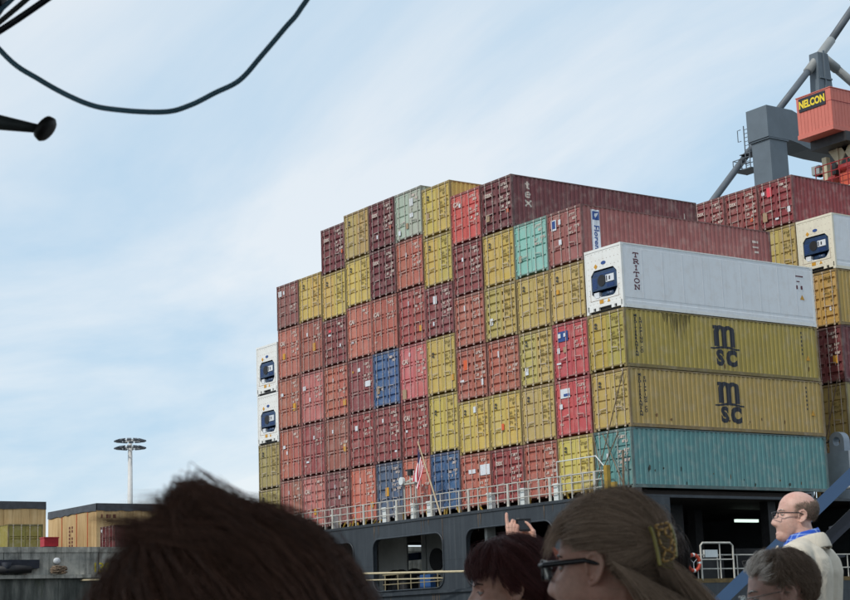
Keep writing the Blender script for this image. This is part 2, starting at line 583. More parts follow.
def shell_mesh(h, length, smooth_side):
    key = ('shell', h, length, smooth_side)
    if key in _mesh: return _mesh[key]
    b = MB()
    z0, z1 = 0.15, h - 0.055
    for s in (-1, 1):
        if smooth_side:
            ys = [0.1 + (length - .2) * i / 20 for i in range(21)]
            zs = [(z0, 0), (z0 + .16, 0), (z0 + .17, .012), (z0 + .3, .012), (z0 + .31, .004), (z1 - .14, .004), (z1 - .13, .012), (z1, .012)]
            vs = [(s * (HW - .004 - off), y, z) for y in ys for z, off in zs]
            nz = len(zs)
            fs = []
            for i in range(20):
                for j in range(nz - 1):
                    a, b_, c_, d_ = i * nz + j, (i + 1) * nz + j, (i + 1) * nz + j + 1, i * nz + j + 1
                    fs.append((a, b_, c_, d_) if s > 0 else (d_, c_, b_, a))
            b.add(vs, fs)
        else:
            ys = []
            y = 0.16
            while y < length - 0.16:
                for t in FOLDS:
                    yy = y + t * 0.2775
                    if yy < length - .12: ys.append(yy)
                y += 0.2775
            ys = [0.1] + ys + [length - .1]
            vs, fs = [], []
            for y in ys:
                off = profile_x(y + 1e-5) if .15 < y < length - .13 else 0
                x = s * (HW - .006 - off)
                vs += [(x, y, z0), (x, y, z1)]
            for i in range(len(ys) - 1):
                q = (2 * i, 2 * i + 2, 2 * i + 3, 2 * i + 1)
                fs.append(q if s > 0 else q[::-1])
            b.add(vs, fs)
    # roof with shallow cross ribs, floor, nose end
    n = 40
    vs, fs = [], []
    for i in range(n + 1):
        y = 0.08 + (length - .16) * i / n
        z = h - 0.012 - (0.02 if i % 2 else 0)
        vs += [(-HW + .03, y, z), (HW - .03, y, z)]
    for i in range(n):
        fs.append((2 * i, 2 * i + 1, 2 * i + 3, 2 * i + 2))
    b.add(vs, fs)
    b.add([(-HW + .03, .05, .1), (HW - .03, .05, .1), (HW - .03, length - .05, .1), (-HW + .03, length - .05, .1)], [(0, 3, 2, 1)])
    b.add([(-HW + .05, length - .03, .1), (HW - .05, length - .03, .1), (HW - .05, length - .03, h - .05), (-HW + .05, length - .03, h - .05)], [(0, 3, 2, 1)])
    _mesh[key] = b.mesh('side_walls')
    return _mesh[key]


def frame_mesh(h, length, reefer=False):
    key = ('frame', h, length, reefer)
    if key in _mesh: return _mesh[key]
    b = MB()
    pw = 0.075
    for s in (-1, 1):
        xa, xb = (HW - pw, HW) if s > 0 else (-HW, -HW + pw)
        b.box(xa, xb, 0, .12, .118, h - .118)
        b.box(xa, xb, length - .12, length, .118, h - .118)
        xa, xb = (HW - .05, HW) if s > 0 else (-HW, -HW + .05)
        b.box(xa, xb, .178, length - .178, h - .06, h - .002)
        b.box(xa, xb, .178, length - .178, .012, .16)
        for ya, yb in ((-.004, .174), (length - .174, length + .004)):
            for za, zb in ((0, .118), (h - .118, h)):
                xa, xb = (HW - .158, HW + .004) if s > 0 else (-HW - .004, -HW + .158)
                b.box(xa, xb, ya, yb, za, zb)
    for ya, yb in ((0.002, .1), (length - .1, length)):
        b.box(-HW + .158, HW - .158, ya, yb, h - .115, h - .004)
        if not reefer or ya > 1:
            b.box(-HW + .158, HW - .158, ya, yb, .105, .16)
    _mesh[key] = b.mesh('frame')
    return _mesh[key]


def door_mesh(h, style, side):
    key = ('door', h, style, side)
    if key in _mesh: return _mesh[key]
    b = MB()
    x0, x1 = (0.012, HW - pw_) if side > 0 else (-HW + pw_, -0.012)
    z0, z1 = 0.165, h - 0.13
    y = 0.03
    e = 0.075
    b.box(x0, x0 + e, y, y + .05, z0, z1)
    b.box(x1 - e, x1, y, y + .05, z0, z1)
    b.box(x0 + e, x1 - e, y, y + .05, z0, z0 + .09)
    b.box(x0 + e, x1 - e, y, y + .05, z1 - .09, z1)
    zs = []
    a, c = z0 + .09, z1 - .09
    H = c - a
    if style == 'flat':        # wide flat fields parted by narrow grooves
        gr = [(.245, .03), (.50, .03), (.745, .03)]
    elif style == 'ribbed':    # five broad horizontal troughs
        gr = [(.10, .075), (.30, .075), (.50, .075), (.70, .075), (.90, .075)]
    else:                      # two double grooves
        gr = [(.30, .03), (.37, .03), (.64, .03), (.71, .03)]
    zs.append((a, 0.012))
    dp = 0.095 if style == 'ribbed' else 0.07
    for g, wd in gr:
        zc = a + H * g
        wd = wd * 2.5 / 2
        zs += [(zc - wd, .012), (zc - wd * .55, dp), (zc + wd * .55, dp), (zc + wd, .012)]
    zs.append((c, .012))
    vs, fs = [], []
    for z, off in zs:
        vs += [(x0 + e, y + off, z), (x1 - e, y + off, z)]
    for i in range(len(zs) - 1):
        fs.append((2 * i, 2 * i + 1, 2 * i + 3, 2 * i + 2))
    b.add(vs, fs)
    # hinges on the outer edge
    xh = x1 if side > 0 else x0
    for f in (.1, .36, .64, .9):
        zc = z0 + (z1 - z0) * f
        b.box(xh - .05, xh + .05, y - .028, y - .002, zc - .045, zc + .045)
    _mesh[key] = b.mesh('door')
    return _mesh[key]


pw_ = 0.083


def bar_mesh(h, inner, handle):
    key = ('bar', h, inner, handle)
    if key in _mesh: return _mesh[key]
    b = MB()
    b.tube([(0, 0.0, .045), (0, 0.0, h - .045)], 0.021, 6)
    for f in (.085, .30, .60, .915):
        b.box(-.04, .04, -.015, .028, h * f - .025, h * f + .025)
    b.box(-.045, .045, -.025, .02, .03, .1)
    b.box(-.045, .045, -.025, .02, h - .1, h - .03)
    s = inner
    zc = h * 0.37
    if handle:
        b.bar((0, -.022, zc), (s * .42, -.028, zc - .03), .025, .035)
        b.bar((s * .42, -.022, zc - .03), (s * .42, -.022, zc - .2), .025, .025)
    _mesh[key] = b.mesh('locking_bar')
    return _mesh[key]


def glyph_rows(rows, seed):
    """rows of small letter-sized blocks: (x0, z, n, size); unreadable from here"""
    rnd = random.Random(seed)
    b = MB()
    y0, y1 = 0.002, 0.008
    for x0, z, n, sz in rows:
        x = x0
        for k in range(n):
            w = sz * rnd.uniform(.45, .62)
            if rnd.random() < .9:
                t = rnd.random()
                if t < .4:
                    b.box(x, x + w * .35, y0, y1, z, z + sz); b.box(x + w * .35, x + w, y0, y1, z + sz * .7, z + sz)
                elif t < .7:
                    b.box(x, x + w, y0, y1, z, z + sz * .3); b.box(x + w * .6, x + w, y0, y1, z + sz * .3, z + sz)
                else:
                    b.box(x, x + w, y0, y1, z, z + sz)
            x += w + sz * .2
    return b


def marks_mesh(h, variant):
    key = ('marks', h, variant)
    if key in _mesh: return _mesh[key]
    rnd = random.Random(variant * 7 + 3)
    top = h - .42
    rows = [(.36, top, 5, .13), (.60, top - .19, 4, .12)]
    if variant % 3 != 2:
        rows += [(.28, top - .62, 3, .12), (.70, top - .58, 4, .12), (.28, top - .82, 4, .12), (.70, top - .78, 3, .12)]
    if variant % 2 == 0:
        rows += [(.28, top - 1.08, 3, .13), (.70, top - 1.02, 4, .13), (.7, top - 1.2, 3, .1)]
    if variant % 4 == 1:
        rows += [(-.95, .55, 3, .1), (-.5, .9, 2, .12)]
    b = glyph_rows(rows, variant)
    _mesh[key] = b.mesh('stencil_marks')
    return _mesh[key]


def patch(parent, name, mat, x, z, w, hh, y=0.004):
    b = MB().box(x - w / 2, x + w / 2, y, y + .01, z - hh / 2, z + hh / 2)
    return b.build(name, mat, parent)


def oct_pts(x0, x1, z0, z1, c):
    return [(x0 + c, z0), (x1 - c, z0), (x1, z0 + c), (x1, z1 - c), (x1 - c, z1), (x0 + c, z1), (x0, z1 - c), (x0, z0 + c)]


_tex_cache = {}


def logo(text, size, bold):
    k = (text, size, bold)
    if k not in _tex_cache:
        _tex_cache[k] = xform(text_mesh(text, size, bold, line=.8), M_XZ)
    return _tex_cache[k]


REEFER_WHITE = lin(232, 233, 230)


def make_container(loc, h, color, style, label, group, bars=BARM, marks=0, mark_mat=None, length=LEN, extras=(), seed=0, small=False):
    rnd = random.Random(seed * 13 + 5)
    root = empty('shipping_container', loc, label, 'container', group)
    fcol = tuple(c * 0.42 + q * .5 for c, q in zip(color[:3], (.075, .045, .04))) + (1,)  # frame darkened towards brown to stand in for shade in the gaps
    link('frame', frame_mesh(h, length), PAINT_FRAME, root, fcol)
    link('side_walls', shell_mesh(h, length, False), PAINT, root, color)
    for side in (-1, 1):
        d = link('door', door_mesh(h, style, side), PAINT, root, tuple(c * rnd.uniform(.94, 1.06) for c in color[:3]) + (1,))
        for xb, inner in ((.30, 1), (.86, -1)):
            q = link('locking_bar', bar_mesh(h, inner * side, inner > 0), bars, d, color)
            q.location = (side * xb, -.002, 0)
    if marks:
        link('stencil_marks', marks_mesh(h, marks), mark_mat or MARKW, root)['kind'] = 'stuff'
    for ei, e in enumerate(extras):
        if e[0] == 'patch':
            patch(root, e[1], e[2], e[3], e[4], e[5], e[6], .005 - .012 * ei)
        elif e[0] == 'logo':
            o = link('logo', logo(e[1], e[2], e[3]), None, root)
            if not o.data.materials: o.data.materials.append(e[6])
            o.location = (e[4], -.003, e[5])
    return root


REF = {}


def make_reefer(loc, label, group, tint=REEFER_WHITE, seed=0):
    h = 2.896
    root = empty('refrigerated_container', loc, label, 'container', group)
    link('frame', frame_mesh(h, LEN, True), PAINT_CLEAN, root, tint)
    link('side_walls', shell_mesh(h, LEN, True), PAINT_CLEAN, root, lin(228, 232, 236))
    if not REF:
        outer = [(-HW + .075, .36), (HW - .075, .36), (HW - .075, h - .115), (-HW + .075, h - .115)]
        me = plate(outer, [oct_pts(-.86, .86, .66, 1.93, .22)], .05)
        REF['panel'] = xform(me, Matrix.Translation((0, .045, 0)) @ M_XZ)
        # toothed bottom: feet, with a black slab behind standing in for the shade in the pockets
        b = MB()
        for xa, xb, xc, xd in ((-1.05, -.78, -.72, -.98), (-.62, -.42, -.48, -.56), (.42, .62, .56, .48), (.78, 1.05, .98, .72)):
            b.box(xa, xb, .01, .1, .1, .36)
        b.box(-1.06, 1.06, .012, .1, .24, .358)
        REF['feet'] = b.mesh('bottom_sill')
        REF['pocket'] = MB().box(-1.06, 1.06, .12, .2, .02, .358).mesh('fork_pocket')
        REF['recess'] = MB().box(-.95, .95, .55, .6, .58, 2.0).box(-.95, -.88, .07, .55, .58, 2.0).box(.88, .95, .07, .55, .58, 2.0).box(-.95, .95, .07, .55, 1.95, 2.0).box(-.95, .95, .07, .55, .58, .62).mesh('machinery_recess')
        c = MB()
        c.add([(-.84, .05, 1.02), (.84, .05, 1.02), (.84, .05, 1.62), (.66, .05, 1.86), (-.66, .05, 1.86), (-.84, .05, 1.62),
               (-.84, .5, 1.02), (.84, .5, 1.02), (.84, .5, 1.62), (.66, .5, 1.86), (-.66, .5, 1.86), (-.84, .5, 1.62)],
              [(0, 1, 2, 3, 4, 5), (0, 6, 7, 1), (1, 7, 8, 2), (2, 8, 9, 3), (3, 9, 10, 4), (4, 10, 11, 5), (5, 11, 6, 0)])
        REF['cowl'] = c.mesh('cowl')
        gs = MB()
        for q in range(7):
            gs.box(-.78, -.50, .036, .049, 1.12 + q * .07, 1.15 + q * .07)
        for q in range(5):
            gs.box(.14, .64, .036, .049, 1.08 + q * .035, 1.095 + q * .035)
        gs.box(-.7, .7, .036, .049, 1.70, 1.72)
        REF['slat'] = gs.mesh('grille_slats')
        REF['fan'] = MB().tube([(-.18, .03, 1.42), (-.18, .046, 1.42)], .26, 20).mesh('fan_grille')
        REF['ctrl'] = MB().box(.12, .66, .015, .048, 1.3, 1.62).mesh('control_box')
        REF['disp'] = MB().box(.34, .42, .006, .0145, 1.38, 1.54).box(.16, .22, .006, .0145, 1.34, 1.58).mesh('display')
        REF['comp'] = MB().tube([(-.3, .3, .8), (.4, .3, .8)], .17, 16).tube([(.1, .1, .8), (.1, .3, .8)], .11, 14).mesh('compressor', True)
        REF['pipe'] = MB().tube([(-.8, .2, .98), (-.4, .15, .7), (.2, .14, .66)], .025, 6).tube([(.45, .14, .66), (.62, .1, .72), (.8, .1, .95)], .03, 6).box(-.8, -.46, .1, .3, .7, .95).mesh('pipework')
        rv = MB()
        for i in range(9):
            x = -1.0 + i * .25
            for z in (2.06, 2.38, 2.7, .44):
                rv.box(x - .012, x + .012, .008, .02, z - .012, z + .012)
        for z in np.arange(.6, 2.0, .24):
            for x in (-1.0, 1.0):
                rv.box(x - .012, x + .012, .008, .02, z - .012, z + .012)
        REF['rivet'] = rv.mesh('rivets')
        REF['line'] = MB().box(-.94, .94, .01, .02, .565, .585).box(-.94, -.92, .01, .02, .585, 1.1).box(.92, .94, .01, .02, .585, 1.1).mesh('drip_edge')
    link('end_panel', REF['panel'], PAINT_CLEAN, root, tint)
    link('bottom_sill', REF['feet'], PAINT_CLEAN, root, tint)
    link('fork_pocket', REF['pocket'], BLACK, root)
    unit = link('refrigeration_unit', REF['recess'], NAVY, root)
    link('cowl', REF['cowl'], NAVY, unit)
    link('fan_grille', REF['fan'], BLACK, unit)
    link('grille_slats', REF['slat'], MARKB, unit)['kind'] = 'stuff'
    ps = MB()
    for q in range(1, 10):
        ps.box(HW - .008, HW - .001, q * 1.22 - .012, q * 1.22 + .012, .5, 2.68)
    ps.build('panel_seams', PAINT_CLEAN, root, color=lin(214, 219, 224))['kind'] = 'stuff'
    link('control_box', REF['ctrl'], STICKW, unit)
    link('display', REF['disp'], MARKD, unit)
    link('compressor', REF['comp'], NAVY, unit)
    link('pipework', REF['pipe'], STICKW, unit)
    link('rivets', REF['rivet'], GALV, root)['kind'] = 'stuff'
    link('drip_edge', REF['line'], GALV, root)
    b = MB().add([(-.62, .006, 2.1), (-.5, .006, 2.22), (-.38, .006, 2.1), (-.5, .006, 1.98), (-.62, .018, 2.1), (-.5, .018, 2.22), (-.38, .018, 2.1), (-.5, .018, 1.98)],
                 [(3, 2, 1, 0), (0, 1, 5, 4), (1, 2, 6, 5), (2, 3, 7, 6), (3, 0, 4, 7)])
    b.build('warning_diamond', PLACARD, root)
    q = MB()
    q.tube([(0, .006, 0), (0, .018, 0)], .16, 16)
    o = q.build('oval_badge', MARKB, root); o.location = (.02, 0, 2.2); o.scale = (1, 1, .5)
    patch(root, 'sticker', PLACARD, -.22, .47, .26, .16)
    b = MB().add([(.16, .006, .4), (.36, .006, .4), (.26, .006, .56), (.16, .018, .4), (.36, .018, .4), (.26, .018, .56)], [(2, 1, 0), (0, 1, 4, 3), (1, 2, 5, 4), (2, 0, 3, 5)])
    b.build('warning_triangle', PLACARD, root)
    return root


MARKF = mat_plain('faded_lettering', lin(128, 112, 62), .7, 0, .3, 6, 0)
# colours as painted
YEL = lin(204, 180, 96); YELB = lin(192, 168, 102); OLV = lin(176, 158, 98); MAR = lin(116, 58, 62); MARB = lin(144, 76, 76)
RED = lin(182, 106, 90); SAL = lin(196, 120, 102); ROS = lin(192, 116, 112); BRN = lin(162, 100, 88); CRM = lin(154, 76, 74)
BRT = lin(202, 94, 86); BLU = lin(70, 102, 146); BLG = lin(80, 98, 122); TEA = lin(110, 166, 166); MNT = lin(142, 196, 182); GRN = lin(180, 186, 174)
CRD = lin(194, 86, 88); ORD = lin(194, 112, 94); PUR = lin(140, 80, 82); BRM = lin(144, 92, 86)
Sx, Hx = 2.591, 2.896
CAI, TEXL = 'CAI', 'tex'


def pl(x, z, w=.24, hh=.34): return ('patch', 'placard', PLACARD, x, z, w, hh)
def st(x, z, w=.12, hh=.2, mat=None): return ('patch', 'sticker', mat or STICKW, x, z, w, hh)
def cai(): return ('logo', CAI, .34, .012, -.72, 2.05, MARKW)
def texl(): return ('logo', TEXL, .37, .008, -.62, 1.95, MARKW)
def ms(): return ('logo', 'm\nsc', .2, .012, -.68, 2.05, MARKD)


Y, RR, T = 'flat', 'ribbed', 'double'
# one list per row, bottom container first: (colour word, colour, height, door style, mark, extras)
ROWS = {
 'Z': [('olive yellow', OLV, Sx, Y, 'm', [ms()]), ('olive yellow', OLV, Sx, Y, 'm', [ms()]), ('reefer',), ('reefer',)],
 'A': [('reddish brown', BRN, Hx, T, 3, [st(-.3, 2.2)]), ('salmon red', RED, Hx, T, 5, [st(-.72, 1.9, .25, .18), st(-.4, 1.55)]), ('brick red', RED, Hx, T, 4, [st(-.8, 2.0, .3, .18), pl(.6, 1.15, .3, .42)]),
       ('pinkish red', SAL, Hx, T, 6, [cai(), pl(-.55, 1.3)]), ('dull brown', BRM, Sx, Y, 2, [st(-.85, 2.1, .35, .32), st(-.4, 2.1, .14, .2)])],
 'B': [('pale pink', ROS, Hx, RR, 5, [cai(), pl(.1, .9)]), ('dark crimson', CRM, Hx, T, 9, [st(.1, 2.1), st(-.6, .8, .3, .1)]), ('pink', ROS, Hx, T, 4, [st(-.85, 2.05, .3, .24), st(-.25, 1.35, .14, .22)]),
       ('brownish red', BRN, Hx, T, 3, [pl(.3, 1.35, .26, .45), st(-.4, 2.15)]), ('yellow', YEL, Sx, Y, 'm', [ms()])],
 'C': [('purplish maroon', PUR, Hx, RR, 3, [st(-.3, 2.1), st(.15, 1.5)]), ('rusty brown', BRN, Hx, T, 8, [pl(.78, 1.2, .26, .42), st(-.4, 2.2)]), ('red', RED, Hx, RR, 2, [st(-.3, 2.1), pl(.85, .75, .28, .32)]),
       ('maroon', MARB, Sx, RR, 5, [('patch', 'sticker', PINK, -.45, 1.95, .3, .12), st(-.5, 1.72, .26, .1), st(.6, 1.0)]), ('yellow', YEL, Sx, Y, 'm', [ms()]), ('maroon', MAR, Sx, RR, 4, [texl(), ('patch', 'sticker', ORANGE, .95, 1.0, .1, .22)])],
 'D': [('orange red', ORD, Hx, Y, 6, [st(-.3, 2.2, .12, .3), pl(.8, .85, .3, .3)]), ('crimson', CRM, Hx, RR, 7, [st(-.5, 2.1, .24, .26)]), ('maroon', MARB, Hx, T, 4, [st(-.2, 2.3, .3, .2), st(-.75, 2.25, .1, .12, PLACARD), st(.7, 1.45, .5, .3)]),
       ('pale salmon', lin(196, 118, 100), Hx, T, 5, [cai(), st(-.7, .95, .2, .12)]), ('olive yellow', YEL, Sx, Y, 'm', [ms()]), ('olive yellow', YELB, Sx, Y, 'm', [ms()])],
 'E': [('slate blue', BLG, Hx, RR, 4, [pl(-.25, 1.4, .3, .45)]), ('dull crimson', MARB, Hx, RR, 6, [st(-.4, 2.2), st(.75, .5, .2, .1)]), ('blue', BLU, Hx, RR, 5, [st(-.8, .95, .3, .4, TAN)]),
       ('red', RED, Hx, T, 9, [cai()]), ('dark maroon', MAR, Sx, RR, 6, [texl()]), ('dark maroon', MAR, Sx, RR, 4, [texl(), ('patch', 'sticker', ORANGE, .85, 1.0, .1, .2), st(-.4, .7)])],
 'F': [('orange red', ORD, Hx, Y, 8, [st(-.3, 2.2, .12, .3)]), ('deep crimson', CRM, Hx, RR, 4, [cai(), st(-.75, 1.4, .15, .12)]), ('light pink', lin(202, 112, 112), Hx, T, 6, [cai(), st(-.3, 2.4), st(-.85, .4, .35, .5, TAN)]),
       ('brownish red', lin(164, 84, 80), Hx, RR, 3, [st(-.3, 2.15, .12, .24), pl(.75, .7, .2, .3)]), ('red', RED, Sx, T, 4, [st(-.3, 1.8, .12, .24)]), ('pale grey green', GRN, Sx, Y, 5, [st(.3, 1.9, .3, .4), st(.3, 1.2, .3, .22), st(-.1, .7, .2, .3, TAN), st(-.8, .45, .2, .25)])],
 'G': [('bright blue', BLU, Hx, RR, 3, []), ('yellow', YEL, Hx, Y, 'm', [ms()]), ('yellow', YEL, Hx, Y, 'm', [ms(), pl(.9, .7, .24, .3)]), ('maroon', MARB, Sx, RR, 4, [st(-.35, 1.9, .3, .4), st(-.5, .7)]),
       ('yellow', YEL, Sx, Y, 'm', [ms()]), ('yellow', YEL, Sx, Y, 'm', [ms(), st(-.75, 1.1, .25, .35, TAN)])],
 'H': [('orange red', ORD, Sx, RR, 2, [st(-.3, 1.75, .55, .2), st(.75, 1.75, .75, .5)]), ('yellow', YEL, Sx, Y, 'm', [ms(), st(.1, 2.1, .2, .3)]), ('red', RED, Sx, RR, 6, [('patch', 'sticker', ORANGE, -.5, 1.75, .3, .5), st(-.8, 1.0, .3, .1), st(.85, .75, .14, .3)]),
       ('red', RED, Sx, RR, 9, [st(-.35, 1.95, .14, .28)]), ('dull red', MARB, Sx, RR, 4, [st(-.4, 1.8)]), ('bright red', BRT, Sx, Y, 6, [cai(), st(-.45, 1.95, .12, .2)])],
 'I': [('crimson', CRM, Sx, RR, 4, [texl(), ('patch', 'sticker', ORANGE, .9, 1.0, .1, .2)]), ('yellow', YEL, Sx, Y, 'm', [ms(), st(-.2, 1.0, .2, .3, ORANGE)]), ('red', RED, Sx, RR, 8, [st(-.35, 1.9, .14, .3)]),
       ('yellow', YELB, Sx, RR, 'm', [st(-.75, .9, .24, .34)]), ('yellow', YEL, Sx, Y, 'm', [ms()]), ('dark maroon', MAR, Sx, RR, 6, [texl(), ('patch', 'sticker', ORANGE, .85, .85, .14, .2), st(-.7, .8, .26, .36, TAN)])],
 'J': [('red', RED, Sx, RR, 6, []), ('yellow', YELB, Sx, Y, 'm', [ms()]), ('yellow', YELB, Sx, RR, 'm', [ms(), st(-.75, .75, .26, .34)]), ('yellow', YELB, Sx, Y, 'm', [ms()]), ('mint green', MNT, Sx, Y, 7, [st(-.85, .9, .2, .3, TAN)])],
 'K': [('yellow', YEL, Sx, Y, 'm', [ms()]), ('cherry red', CRD, Sx, Y, 9, [('patch', 'logo', STICKW, -.52, 1.98, .66, .42), ('patch', 'logo_bar', MARKB, -.42, 1.9, .4, .12, -.004), st(-.82, 1.4, .2, .22)]),
       ('cherry red', CRD, Sx, Y, 9, [('patch', 'logo', MARKB, -.52, 1.98, .7, .46), st(-.85, 1.35, .18, .26), st(-.4, 1.35, .2, .26, TAN), st(-.72, 2.02, .18, .2), st(-.34, 2.02, .14, .16), st(-.8, .75, .3, .08)]),
       ('yellow', YELB, Sx, Y, 'm', [ms(), ('patch', 'sticker', PLACARD, -.68, 1.45, .18, .2)]), ('rose red', lin(160, 98, 92), Sx, Y, 7, [st(-.75, 1.98, .36, .5), ('patch', 'logo', MARKB, -.75, 2.0, .24, .36), st(-.3, 2.05, .16, .24), st(-.3, 1.1, .2, .24)])],
 'L': [('teal', lin(98, 146, 148), Sx, Y, 4, [st(-.4, 1.5)]), ('dusty yellow', lin(184, 160, 92), Sx, Y, 'm', [ms()]), ('yellow', lin(184, 164, 80), Sx, Y, 'm', [ms()]), ('reefer',)],
}
ORDN = ['first', 'second', 'third', 'fourth', 'fifth', 'sixth', 'seventh', 'eighth', 'ninth', 'tenth', 'eleventh', 'twelfth', 'last']
order = 'ZABCDEFGHIJKL'
PLACED = {}
GRP = 'containers stacked on the ship'
sd = 0
for ci, cn in enumerate(order):
    x = -(12 - ci) * PITCHX - HW
    z = Z0
    n = len(ROWS[cn])
    for k, spec in enumerate(ROWS[cn]):
        sd += 1
        ft = n - 1 - k
        if ft == 0: place = 'on top of the %s column from the left' % ORDN[ci]
        else: place = '%s from top in the %s column from the left' % (ORDN[ft], ORDN[ci])
        if ci == 12:
            place = {0: 'at the bottom of the corner column on the right', 1: 'second up in the corner column, black logo on its side', 2: 'under the white reefer in the corner column, black logo', 3: ''}[k]
        rx = random.Random(sd)
        jx, jy = rx.uniform(-.012, .012), rx.uniform(-.03, .03)
        if spec[0] == 'reefer':
            if ci == 12: lab = 'white reefer with vertical dark lettering, on top of the corner column'
            else: lab = 'white reefer with dark cooling unit, %s at the far left' % ('upper of two' if k == 3 else 'lower of two')
            PLACED[cn, k] = make_reefer((x + jx, jy, z), lab, GRP, seed=sd)
            z += 2.896 + .02
            continue
        word, colr, hh, style, mk, ex = spec
        f = rx.uniform(.93, 1.05)
        colr = tuple(c * f * rx.uniform(.97, 1.03) for c in colr[:3]) + (1,)
        lab = '%s container %s' % (word, place)
        PLACED[cn, k] = make_container((x + jx, jy, z), hh, colr, style, lab, GRP,
                                       marks=(12 if mk == 'm' else mk), mark_mat=(MARKF if mk == 'm' else MARKW), extras=ex, seed=sd)
        z += hh + .02
# second bay, behind
Y2 = 16.8
for (cn, x_i, zrel, spec) in (
    ('K2', 1, 0.0, ('dull yellow', YELB, Hx, Y, 'm', [], 'dull yellow container lowest behind the grey post at right')),
    ('K2', 1, 2 * 2.916 - 2.916, ('olive yellow', OLV, Hx, Y, 'm', [ms()], 'olive container low behind the corner stack, lashing rods across it')),
    ('K2', 1, 2 * 2.916, ('dark maroon', MAR, Hx, RR, 4, [pl(.7, 1.2, .3, .4), st(-.95, 1.9, .1, .2)], 'dark maroon container between two yellow ones behind the corner stack')),
    ('K2', 1, 3 * 2.916, ('ochre yellow', lin(190, 160, 88), Hx, RR, 'm', [st(.65, .9)], 'ochre yellow container under the cream reefer behind the corner stack')),
    ('J2', 2, 4 * 2.916, ('yellow', YELB, Hx, Y, 'm', [ms()], 'yellow container left of the cream reefer behind the corner stack')),
    ('J2', 2, 5 * 2.916, ('reddish maroon', lin(140, 60, 62), Sx, RR, 5, [('patch', 'sticker', PINK, -.42, 2.0, .34, .5), st(-.85, 2.0, .2, .18), st(.9, .8, .2, .3), st(-.8, .7, .3, .5, TAN), st(.05, .45, .25, .1)], 'maroon container with pink sticker and long bare side at upper right')),
    ('I2', 3, 5 * 2.916, ('maroon', MARB, Sx, RR, 6, [texl(), ('patch', 'sticker', ORANGE, .7, .8, .16, .2)], 'maroon container with white lettering left of the pink stickered one')),
    ('H2', 4, 5 * 2.916, ('maroon', MARB, Sx, RR, 4, [texl()], 'maroon container, leftmost of the three at upper right behind'))):
    sd += 1
    word, colr, hh, style, mk, ex, lab = spec
    PLACED[cn, zrel] = make_container((-x_i * PITCHX - HW, Y2, Z0 + zrel), hh, colr, style, lab, GRP,
                                      marks=(12 if mk == 'm' else mk), mark_mat=(MARKF if mk == 'm' else MARKW), extras=ex, seed=sd)
make_reefer((-PITCHX - HW, Y2, Z0 + 4 * 2.916), 'cream white reefer behind the corner stack at the right edge', GRP, lin(226, 220, 200), 99)
make_container((-54.6, -5.34, 8.16), Sx, lin(150, 140, 70), T, 'olive container standing on the quay before the left plywood crate', 'containers on the quay', length=6.058, seed=77).rotation_euler = (0, 0, R(90))
make_container((-55.82, 1.14, 8.16), Sx, lin(112, 44, 50), T, 'maroon container standing on the quay before the long plywood crate', 'containers on the quay', length=6.058, seed=78, extras=[st(-1.05, 2.3, .2, .2)])
for zz, cc, ll in ((8.16, TEA, 'teal container on the quay far behind the plywood crate'), (10.771, lin(160, 40, 50), 'red container stacked on the teal one behind the crate')):
    make_container((-76, 10.6, zz), Sx, cc, Y, ll, 'containers on the quay', length=6.058, seed=79).rotation_euler = (0, 0, R(90))

# lettering on the long sides
def side_decal(parent, me, mat, name, y, z, follow=True):
    """lettering lying on the corrugated +X wall of a container; every vertex follows the folds"""
    bm = bmesh.new()
    me = me.copy()
    me.transform(Matrix.Translation((0, y, z)) @ M_YZ)
    bm.from_mesh(me)
    bpy.data.meshes.remove(me)
    if follow:
        ys = [v.co.y for v in bm.verts]
        k0 = int((min(ys) - .16) / .2775) - 1
        k1 = int((max(ys) - .16) / .2775) + 1
        for yy in [.16 + (k + t) * .2775 for k in range(k0, k1 + 1) for t in FOLDS]:
            bmesh.ops.bisect_plane(bm, geom=bm.verts[:] + bm.edges[:] + bm.faces[:], plane_co=(0, yy, 0), plane_no=(0, 1, 0))
        for v in bm.verts:
            v.co.x += HW - .006 + .006 - profile_x(v.co.y)
    else:
        for v in bm.verts:
            v.co.x += HW + .002
    out = bpy.data.meshes.new(name)
    bm.to_mesh(out)
    bm.free()
    return link(name, out, mat, parent)


def msc_logo():
    """big m, a wave under it, two letters below"""
    pts = []
    items = []
    def blk(poly): items.append((plate(poly, [], .003), Matrix()))
    # m: three stems joined by two arches
    def arch(x0, x1, top, w):
        o = [(x0, 0.0), (x0, top - .28)]
        n = 8
        cx, ro = (x0 + x1) / 2, (x1 - x0) / 2
        out = [(cx + ro * math.cos(a), top - .30 + .30 * math.sin(a)) for a in np.linspace(math.pi, 0, n)]
        inn = [(cx + (ro - w) * math.cos(a), top - .34 + .16 * math.sin(a)) for a in np.linspace(0, math.pi, n)]
        return [(x0, 0)] + out + [(x1, 0), (x1 - w, 0)] + inn + [(x0 + w, 0)]
    blk(arch(-.66, .14, .98, .30))
    items.append((plate(arch(-.16, .66, .98, .30), [], .003), Matrix.Translation((0, 0, .0008))))
    items.append((plate([(-.70, .80), (-.45, .80), (-.45, .96), (-.70, .96)], [], .003), Matrix.Translation((0, 0, .0016))))
    wave = []
    N = 24
    for i in range(N + 1):
        t = i / N
        wave.append((-.92 + 1.84 * t, .02 - .05 * math.cos(t * 2 * math.pi) - .04))
    wv = wave + [(x, yv - .06 - .05 * math.sin(math.pi * (x / 1.84 + .5))) for x, yv in reversed(wave)]
    items.append((plate(wv, [], .003), Matrix.Translation((0, 0, .0024))))
    items.append((text_mesh('S', .92, .056), Matrix.Translation((-.36, -.55, 0)) @ Matrix.Scale(1.12, 4, (1, 0, 0))))
    items.append((text_mesh('C', .92, .066), Matrix.Translation((.36, -.55, 0)) @ Matrix.Scale(1.05, 4, (1, 0, 0))))
    return join_meshes('logo', items)


